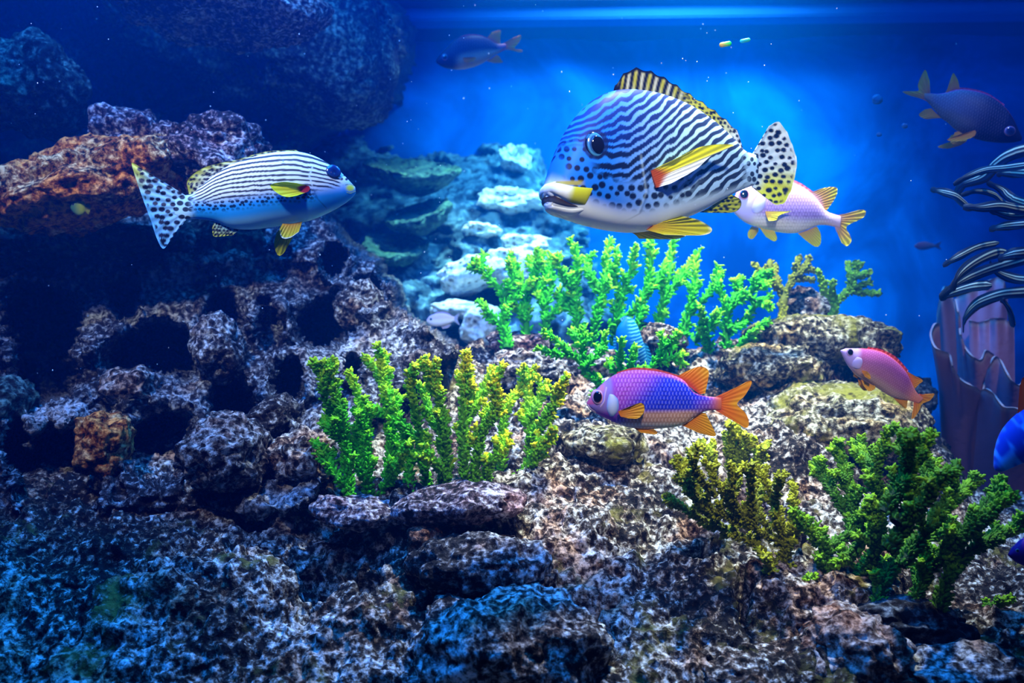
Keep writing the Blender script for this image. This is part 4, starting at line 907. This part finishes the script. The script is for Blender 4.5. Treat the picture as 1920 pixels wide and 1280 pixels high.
coral('staghorn_coral', 'wide yellow-green branching coral standing behind the flat stone slab',
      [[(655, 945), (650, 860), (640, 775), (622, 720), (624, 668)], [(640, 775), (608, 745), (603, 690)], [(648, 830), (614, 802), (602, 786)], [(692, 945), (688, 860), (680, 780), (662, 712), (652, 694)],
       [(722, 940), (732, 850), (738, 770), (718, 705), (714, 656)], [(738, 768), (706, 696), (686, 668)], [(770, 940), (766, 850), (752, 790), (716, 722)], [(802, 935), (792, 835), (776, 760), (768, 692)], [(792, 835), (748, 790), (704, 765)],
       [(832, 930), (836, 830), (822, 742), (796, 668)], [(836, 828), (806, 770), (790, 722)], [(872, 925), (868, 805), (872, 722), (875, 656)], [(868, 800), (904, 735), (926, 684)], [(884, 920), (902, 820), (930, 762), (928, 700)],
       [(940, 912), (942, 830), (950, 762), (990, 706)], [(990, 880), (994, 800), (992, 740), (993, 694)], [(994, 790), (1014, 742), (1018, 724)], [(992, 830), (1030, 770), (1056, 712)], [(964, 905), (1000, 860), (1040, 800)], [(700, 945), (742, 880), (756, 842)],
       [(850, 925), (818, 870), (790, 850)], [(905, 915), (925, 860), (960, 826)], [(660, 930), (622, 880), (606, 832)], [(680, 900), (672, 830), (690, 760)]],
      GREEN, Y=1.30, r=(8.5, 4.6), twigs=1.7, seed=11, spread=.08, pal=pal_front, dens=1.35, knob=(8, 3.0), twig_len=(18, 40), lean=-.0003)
coral('staghorn_coral', 'leftmost bright green coral clump with one lone low arm before the white rocks',
      [[(950, 652), (946, 600), (944, 556), (924, 528), (900, 502), (886, 484)], [(948, 622), (922, 592), (898, 562)], [(902, 504), (906, 474)], [(908, 508), (880, 500)], [(944, 556), (962, 522), (956, 486)], [(946, 570), (980, 545), (1000, 520)]],
      BACKG, Y=1.78, r=(7.5, 4.2), twigs=1.0, seed=12, spread=.05, dens=.80, knob=(9, 2.7), twig_len=(14, 24))
coral('staghorn_coral', 'bright green coral with tall straight stems beside the leftmost clump',
      [[(988, 648), (986, 590), (982, 545), (968, 505), (954, 482)], [(984, 560), (1004, 512), (1008, 464)], [(1022, 648), (1022, 590), (1012, 540), (996, 500), (990, 478)], [(1020, 580), (1034, 530), (1032, 475)], [(1022, 600), (1060, 560), (1068, 520)], [(985, 600), (960, 570)], [(1015, 545), (1030, 500), (1048, 480)]],
      BACKG, Y=1.80, r=(6.8, 4), twigs=1.3, seed=13, spread=.05, dens=.80, knob=(9, 2.7), twig_len=(14, 28))
coral('staghorn_coral', 'tallest bright green coral thicket right under the big striped fish',
      [[(1080, 652), (1082, 590), (1080, 530), (1085, 490), (1068, 446)], [(1082, 560), (1052, 510), (1042, 476)], [(1110, 650), (1120, 580), (1134, 520), (1140, 454)], [(1126, 550), (1104, 510), (1100, 478)], [(1150, 648), (1162, 570), (1182, 510), (1191, 456)], [(1165, 560), (1150, 510), (1160, 480)],
       [(1190, 648), (1204, 570), (1218, 510), (1219, 452)], [(1206, 560), (1236, 520), (1248, 488)], [(1218, 650), (1240, 580), (1254, 520), (1260, 456)], [(1244, 560), (1276, 520), (1296, 490)], [(1090, 600), (1060, 570), (1046, 540)], [(1140, 610), (1180, 590), (1200, 560)]],
      BACKG, Y=1.80, r=(6.8, 4), twigs=1.5, seed=14, spread=.07, dens=.85, knob=(9, 2.7), twig_len=(14, 30))
coral('staghorn_coral', 'bright green coral spreading its longest arm toward the olive one',
      [[(1268, 662), (1288, 600), (1300, 540), (1304, 498), (1302, 480)], [(1292, 590), (1330, 548), (1346, 512)], [(1362, 668), (1362, 610), (1370, 572), (1408, 548), (1446, 524)], [(1366, 585), (1348, 540), (1340, 506)], [(1372, 568), (1384, 540), (1392, 518)], [(1410, 548), (1424, 516), (1448, 506)], [(1400, 556), (1444, 574)],
       [(1362, 668), (1396, 640), (1428, 606)], [(1300, 640), (1336, 610), (1350, 580)], [(1330, 660), (1322, 610), (1310, 570)], [(1364, 620), (1400, 600), (1406, 584)]],
      BACKG, Y=1.76, r=(7.2, 4), twigs=1.3, seed=15, spread=.05, dens=.80, knob=(9, 2.7), twig_len=(14, 28))
coral('staghorn_coral', 'low lime green coral rooted just behind the purple fish head',
      [[(1140, 770), (1128, 725), (1100, 695), (1068, 660), (1018, 618)], [(1102, 696), (1094, 655), (1096, 606)], [(1072, 664), (1042, 664), (1006, 652)], [(1095, 650), (1076, 626), (1068, 618)], [(1098, 690), (1130, 650), (1134, 620)], [(1130, 730), (1110, 740)]],
      BACKG, Y=1.52, r=(6.5, 3.8), twigs=1.2, seed=16, spread=.05, dens=.85, knob=(8, 2.6), twig_len=(12, 22))
coral('staghorn_coral', 'short lime green coral in front of the blue striped fish',
      [[(1165, 712), (1162, 680), (1166, 632)], [(1188, 712), (1184, 680), (1188, 646)], [(1170, 705), (1146, 690), (1140, 672)], [(1180, 700), (1205, 690)]],
      BACKG, Y=1.56, r=(6.5, 4.2), twigs=1.0, seed=17, spread=.03, dens=.85, knob=(8, 2.6), twig_len=(10, 18))
coral('staghorn_coral', 'small lime green coral sprouting above the purple fish back',
      [[(1214, 704), (1226, 680), (1244, 655), (1238, 622)], [(1244, 656), (1264, 636), (1272, 622)], [(1230, 678), (1262, 670), (1284, 664)], [(1262, 670), (1282, 684)], [(1246, 650), (1268, 650)]],
      BACKG, Y=1.56, r=(6, 3.8), twigs=1.2, seed=18, spread=.03, dens=.85, knob=(8, 2.6), twig_len=(10, 18))
coral('staghorn_coral', 'small olive brown forked coral on the pale plateau rock',
      [[(1467, 612), (1468, 570), (1474, 548), (1488, 518), (1500, 480)], [(1470, 552), (1446, 526), (1412, 494)], [(1440, 520), (1444, 488)], [(1462, 540), (1452, 512), (1456, 498)], [(1490, 520), (1510, 500), (1518, 480)], [(1496, 505), (1528, 505)], [(1490, 522), (1526, 524)]],
      ((.10, .11, .004), (.36, .37, .01), (.48, .46, .02)), Y=1.84, r=(9, 5), twigs=.5, seed=19, spread=.04, dens=1.0, knob=(4.5, 2.6), twig_len=(10, 18))
coral('staghorn_coral', 'small moss green forked coral at the end of the plateau rock',
      [[(1560, 620), (1562, 588), (1566, 568), (1546, 544), (1534, 506)], [(1566, 568), (1594, 538), (1612, 492)], [(1560, 556), (1562, 526)], [(1596, 536), (1590, 492)], [(1604, 520), (1632, 510)], [(1598, 540), (1634, 528)], [(1590, 546), (1650, 550)], [(1606, 510), (1604, 490)]],
      ((.04, .14, .004), (.18, .46, .01), (.36, .58, .01)), Y=1.83, r=(9, 5), twigs=.6, seed=20, spread=.04, dens=1.0, knob=(4.5, 2.6), twig_len=(10, 18))
coral('staghorn_coral', 'olive coral with thin branches leaning over the pale rock below the orange tail',
      [[(1478, 1212), (1468, 1110), (1470, 1010), (1446, 930), (1420, 872)], [(1470, 1020), (1412, 985), (1344, 905), (1332, 868)], [(1410, 985), (1320, 946), (1262, 862)], [(1340, 930), (1304, 880), (1298, 850)], [(1466, 1070), (1400, 1012), (1296, 962), (1246, 926)], [(1414, 990), (1408, 925), (1410, 868)], [(1452, 940), (1462, 890)],
       [(1474, 1050), (1490, 960), (1486, 900)], [(1440, 1000), (1420, 940), (1440, 900)], [(1380, 960), (1370, 910), (1384, 880)], [(1468, 1150), (1448, 1090), (1436, 1040)], [(1350, 985), (1300, 930), (1280, 900)]],
      OLIVE, Y=1.12, r=(9, 4), twigs=1.9, seed=21, spread=.06, dens=1.5, knob=(7.5, 2.7), twig_len=(16, 38), lean=.0002)
coral('staghorn_coral', 'olive tuft of coral between the orange tail and anal fin',
      [[(1372, 880), (1366, 845), (1372, 806), (1366, 792)], [(1390, 885), (1398, 845), (1416, 820)], [(1340, 880), (1330, 850), (1312, 826)], [(1380, 880), (1386, 840), (1390, 812)], [(1405, 885), (1424, 856), (1434, 836)]],
      YELL, Y=1.38, r=(9, 6), twigs=1.6, seed=22, spread=.05, dens=2.0, knob=(5, 2.8), pal=lambda V, C: C*.7)
coral('staghorn_coral', 'big dark green bushy coral filling the lower corner',
      [[(1552, 1185), (1546, 1090), (1550, 1030), (1520, 995), (1498, 962)], [(1552, 1032), (1600, 985), (1592, 920), (1566, 826)], [(1584, 960), (1556, 912), (1522, 866)], [(1606, 1010), (1642, 935), (1644, 870), (1666, 800)], [(1642, 900), (1622, 856), (1610, 838)], [(1660, 960), (1700, 884), (1752, 808)], [(1702, 882), (1706, 814)],
       [(1664, 1030), (1724, 950), (1788, 876)], [(1690, 1060), (1760, 960), (1838, 894)], [(1730, 1080), (1820, 990), (1904, 924)], [(1800, 1010), (1856, 940), (1880, 892)], [(1640, 1160), (1664, 1070), (1740, 1010), (1790, 985)], [(1560, 1150), (1600, 1090), (1640, 1062), (1665, 1050)], [(1700, 1160), (1730, 1080), (1740, 1020)], [(1600, 1120), (1650, 1000), (1630, 930)],
       [(1760, 1140), (1790, 1060), (1860, 1010), (1920, 985)], [(1530, 1160), (1512, 1110), (1520, 1080)], [(1680, 980), (1740, 900), (1756, 860)], [(1640, 1000), (1590, 1040), (1560, 1060)]],
      DARKG, Y=1.10, r=(11, 5.5), twigs=1.9, seed=23, spread=.09, dens=1.7, knob=(9, 3.2), twig_len=(20, 42), lean=.0004)
coral('staghorn_coral', 'low dark green coral creeping along the frame edge below the violet fish',
      [[(1852, 1200), (1846, 1170), (1860, 1140), (1900, 1120)], [(1852, 1180), (1890, 1170), (1930, 1160)], [(1870, 1190), (1910, 1190), (1950, 1170)]],
      DARKG, Y=1.12, r=(9, 6), twigs=1.0, seed=24, spread=.04, dens=2.2, knob=(5, 2.8))

# ------------------------------------------------------------------ leafy pink coral
M_LEAF = vcol_mat('leaf_coral', 0.6, 0.2, bump=(60, .4))
leaf = tag(empty('leaf_coral', P(1840, 850, 1.95)), 'frilly pink-purple leaf coral with pale rims beneath the eel catfish', 'coral')
def plate(base, rim, Yb, Yr, bow, seed, tint=1.0, nu=70, nv=36):
    b = catmull(base, nu); t = catmull(rim, nu); v = np.linspace(0, 1, nv); rng = np.random.default_rng(seed)
    ts = t.copy()
    for _ in range(260): ts[1:-1] = .25*ts[:-2]+.5*ts[1:-1]+.25*ts[2:]
    w_ = v[None, :, None]; g = b[:, None, :]*(1-w_)+ts[:, None, :]*w_+(t-ts)[:, None, :]*w_**2.6; u = np.linspace(0, 1, nu)
    Yv = Yb+(Yr-Yb)*v[None, :]**1.3-bow*np.sin(u*math.pi)[:, None]*(.3+.7*v[None, :])+.012*np.sin(u*9+seed)[:, None]*v[None, :]**3+.010*np.sin(u*23+seed*2)[:, None]*v[None, :]**6
    c = np.stack([(g[:, :, 0]-960)/FPX*Yv, Yv, -(g[:, :, 1]-640)/FPX*Yv], -1)
    n = np.cross(np.gradient(c, axis=0), np.gradient(c, axis=1)); n /= np.linalg.norm(n, axis=-1, keepdims=True)
    th = (.005-.0028*v)[None, :, None]; f = (c+n*th).reshape(-1, 3); r = (c-n*th).reshape(-1, 3); V = np.vstack([f, r])-np.array(leaf.location)
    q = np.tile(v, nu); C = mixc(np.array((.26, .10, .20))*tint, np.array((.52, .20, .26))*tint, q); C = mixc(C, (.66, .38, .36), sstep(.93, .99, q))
    m_ = nu*nv; G = grid_faces(nu, nv); idx = np.arange(m_).reshape(nu, nv); rim_ = np.concatenate([idx[:, 0], idx[-1, 1:], idx[::-1, -1][1:], idx[0, ::-1][1:]])
    e = np.stack([rim_[:-1], rim_[1:], rim_[1:]+m_, rim_[:-1]+m_], 1)
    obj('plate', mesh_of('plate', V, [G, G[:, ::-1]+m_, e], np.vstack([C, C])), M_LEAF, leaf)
plate([(1772, 900), (1800, 905), (1830, 900)], [(1757, 640), (1756, 600), (1764, 556), (1772, 536), (1786, 556), (1794, 600), (1800, 650)], 1.98, 2.05, .03, 1, .55)
plate([(1772, 900), (1810, 915), (1850, 900)], [(1760, 606), (1752, 607), (1745, 626), (1752, 648), (1766, 657), (1780, 664), (1788, 692), (1804, 712), (1826, 724), (1842, 735)], 1.93, 1.82, .05, 2, .9)
plate([(1800, 760), (1835, 770), (1880, 760)], [(1790, 560), (1815, 546), (1842, 531), (1862, 522), (1880, 523), (1888, 560)], 2.0, 2.06, .04, 3, 1.3)
plate([(1806, 880), (1840, 890), (1880, 880)], [(1792, 560), (1799, 600), (1801, 628), (1812, 654), (1830, 672), (1840, 672), (1848, 656), (1862, 664)], 1.95, 1.90, .04, 4, .95)
plate([(1824, 820), (1860, 830), (1900, 820)], [(1818, 600), (1834, 604), (1850, 600), (1864, 596), (1884, 598), (1900, 612)], 1.97, 1.99, .03, 5, 1.3)
plate([(1850, 890), (1890, 900), (1950, 890)], [(1843, 734), (1850, 702), (1862, 670), (1874, 672), (1888, 698), (1900, 715), (1914, 720), (1930, 690), (1950, 640)], 1.93, 1.88, .05, 6, 1.0)
plate([(1820, 930), (1880, 945), (1960, 930)], [(1836, 737), (1848, 728), (1862, 736), (1872, 750), (1884, 762), (1904, 764), (1930, 772), (1965, 760)], 1.90, 1.80, .05, 7, .75)

# ------------------------------------------------------------------ shelf corals in the haze
R_SHELF = rock_mat('shelf_coral', (.02, .05, .05), (.03, .10, .09), (.8, .9, .6), (.08, .20, .14), .02, .5)
def shelf(label, px, py, rx, ry, Y, seed, rot):
    D, F = ico(5); k = Y/FPX; w = 1+.25*fbm(D*np.array([2, 2, .2])+seed, 3, seed); r = np.sqrt(D[:, 0]**2+D[:, 1]**2)
    V = D*np.array([rx*k, .18, 16*k])*w[:, None]; V[:, 2] += (r**2*.75-.4)*ry*k*np.where(D[:, 2] > 0, 1, .9)+.01*fbm(D*6, 2, seed)
    V[:, 1] *= 1+.1*fbm(D*5, 2, seed+3)
    o = obj('shelf_coral', mesh_of('shelf_coral', V, F), R_SHELF, loc=P(px, py, Y)); o.rotation_euler = (.35, rot, 0)
    return tag(o, label, 'coral', 'shelf corals in the haze')
shelf('large dim green shelf coral in the hazy water beside the big fish', 775, 330, 90, 46, 2.88, 61, .12)
shelf('smaller dim green shelf coral below the large one', 790, 408, 62, 34, 2.80, 62, -.25)
shelf('lowest hazy shelf coral just above the ridge', 735, 470, 60, 30, 2.75, 63, .1)

# ------------------------------------------------------------------ small drifting things, and capsules for reflected glints
rng = np.random.default_rng(5); Vs, Fs = [], []; D, F = ico(1); nn_ = 0
for i in range(230):
    Y = rng.uniform(.85, 2.4); p = P(rng.uniform(0, 1920)*.75 if rng.random() < .75 else rng.uniform(0, 1920), rng.uniform(5, 700), Y)
    Vs.append(D*np.array([1, 1, rng.uniform(.8, 1.8)])*rng.uniform(.5, 1.15)*Y/FPX+np.array(p)); Fs.append(F+nn_); nn_ += len(D)
tag(obj('floating_specks', mesh_of('floating_specks', np.vstack(Vs), np.vstack(Fs)), plain_mat('pale_speck', (.8, .85, .9))), 'tiny pale specks drifting in the water', 'specks', kind='stuff')
def glint(label, px, py, ln, r, ang, Y, ca, cb):  # solid capsule standing in for a coloured reflection
    D, F = ico(3); k = Y/FPX; V = D*r*k; V[:, 0] += np.sign(D[:, 0])*(ln/2-r)*k; V += .12*r*k*fbm(D*3, 2, 3)[:, None]*D
    C = mixc(ca, cb, sstep(-.45, .1, V[:, 0]/(ln*k*.5)))
    o = obj('reflected_glint', mesh_of('reflected_glint', V, F, C), M_SKIN, loc=P(px, py, Y)); o.rotation_euler = (0, ang, 0); tag(o, label, 'glint', 'reflected glints')
glint('bright green reflected pellet with an orange end', 1360, 83, 23, 4.5, -.16, 1.3, (.85, .45, .05), (.02, .85, .08))
glint('faint teal reflected pellet beside the green one', 1397, 76, 20, 3.5, -.2, 1.3, (.03, .55, .7), (.05, .6, .35))
for i, (px, py, r, lb) in enumerate([(1645, 186, 10, 'largest dark scrap adrift near the diving dark fish'), (1697, 236, 5, 'small dark scrap below the diving dark fish tail'), (1648, 252, 5, 'lowest small dark scrap adrift in open water')]):
    V, F = rock_mesh(r*1.7/FPX, r*.5/FPX, r*1.5/FPX, 80+i, .3, 4); tag(obj('drifting_scrap', mesh_of('drifting_scrap', V, F), plain_mat('dark_scrap', (.03, .10, .22)), loc=P(px, py, 1.75)), lb, 'scrap', 'drifting scraps')
# ------------------------------------------------------------------ the water itself
m = bpy.data.materials.new('blue_water'); m.use_nodes = True; nt = m.node_tree; nt.nodes.clear()
out = nt.nodes.new('ShaderNodeOutputMaterial'); s = nt.nodes.new('ShaderNodeVolumeScatter'); a = nt.nodes.new('ShaderNodeVolumeAbsorption'); ad = nt.nodes.new('ShaderNodeAddShader')
s.inputs['Color'].default_value = (0.0, 0.24, 1.0, 1); s.inputs['Density'].default_value = 0.13; s.inputs['Anisotropy'].default_value = 0.45
a.inputs['Color'].default_value = (0.42, 0.82, 0.97, 1); a.inputs['Density'].default_value = 0.22
nt.links.new(s.outputs[0], ad.inputs[0]); nt.links.new(a.outputs[0], ad.inputs[1]); nt.links.new(ad.outputs[0], out.inputs['Volume'])
o = obj('water', box_mesh('water', 9.6, 3.1, 4.0), m, loc=(0, 2.35, 0.35)); tag(o, 'clear blue tank water filling the whole aquarium', 'water', kind='structure')
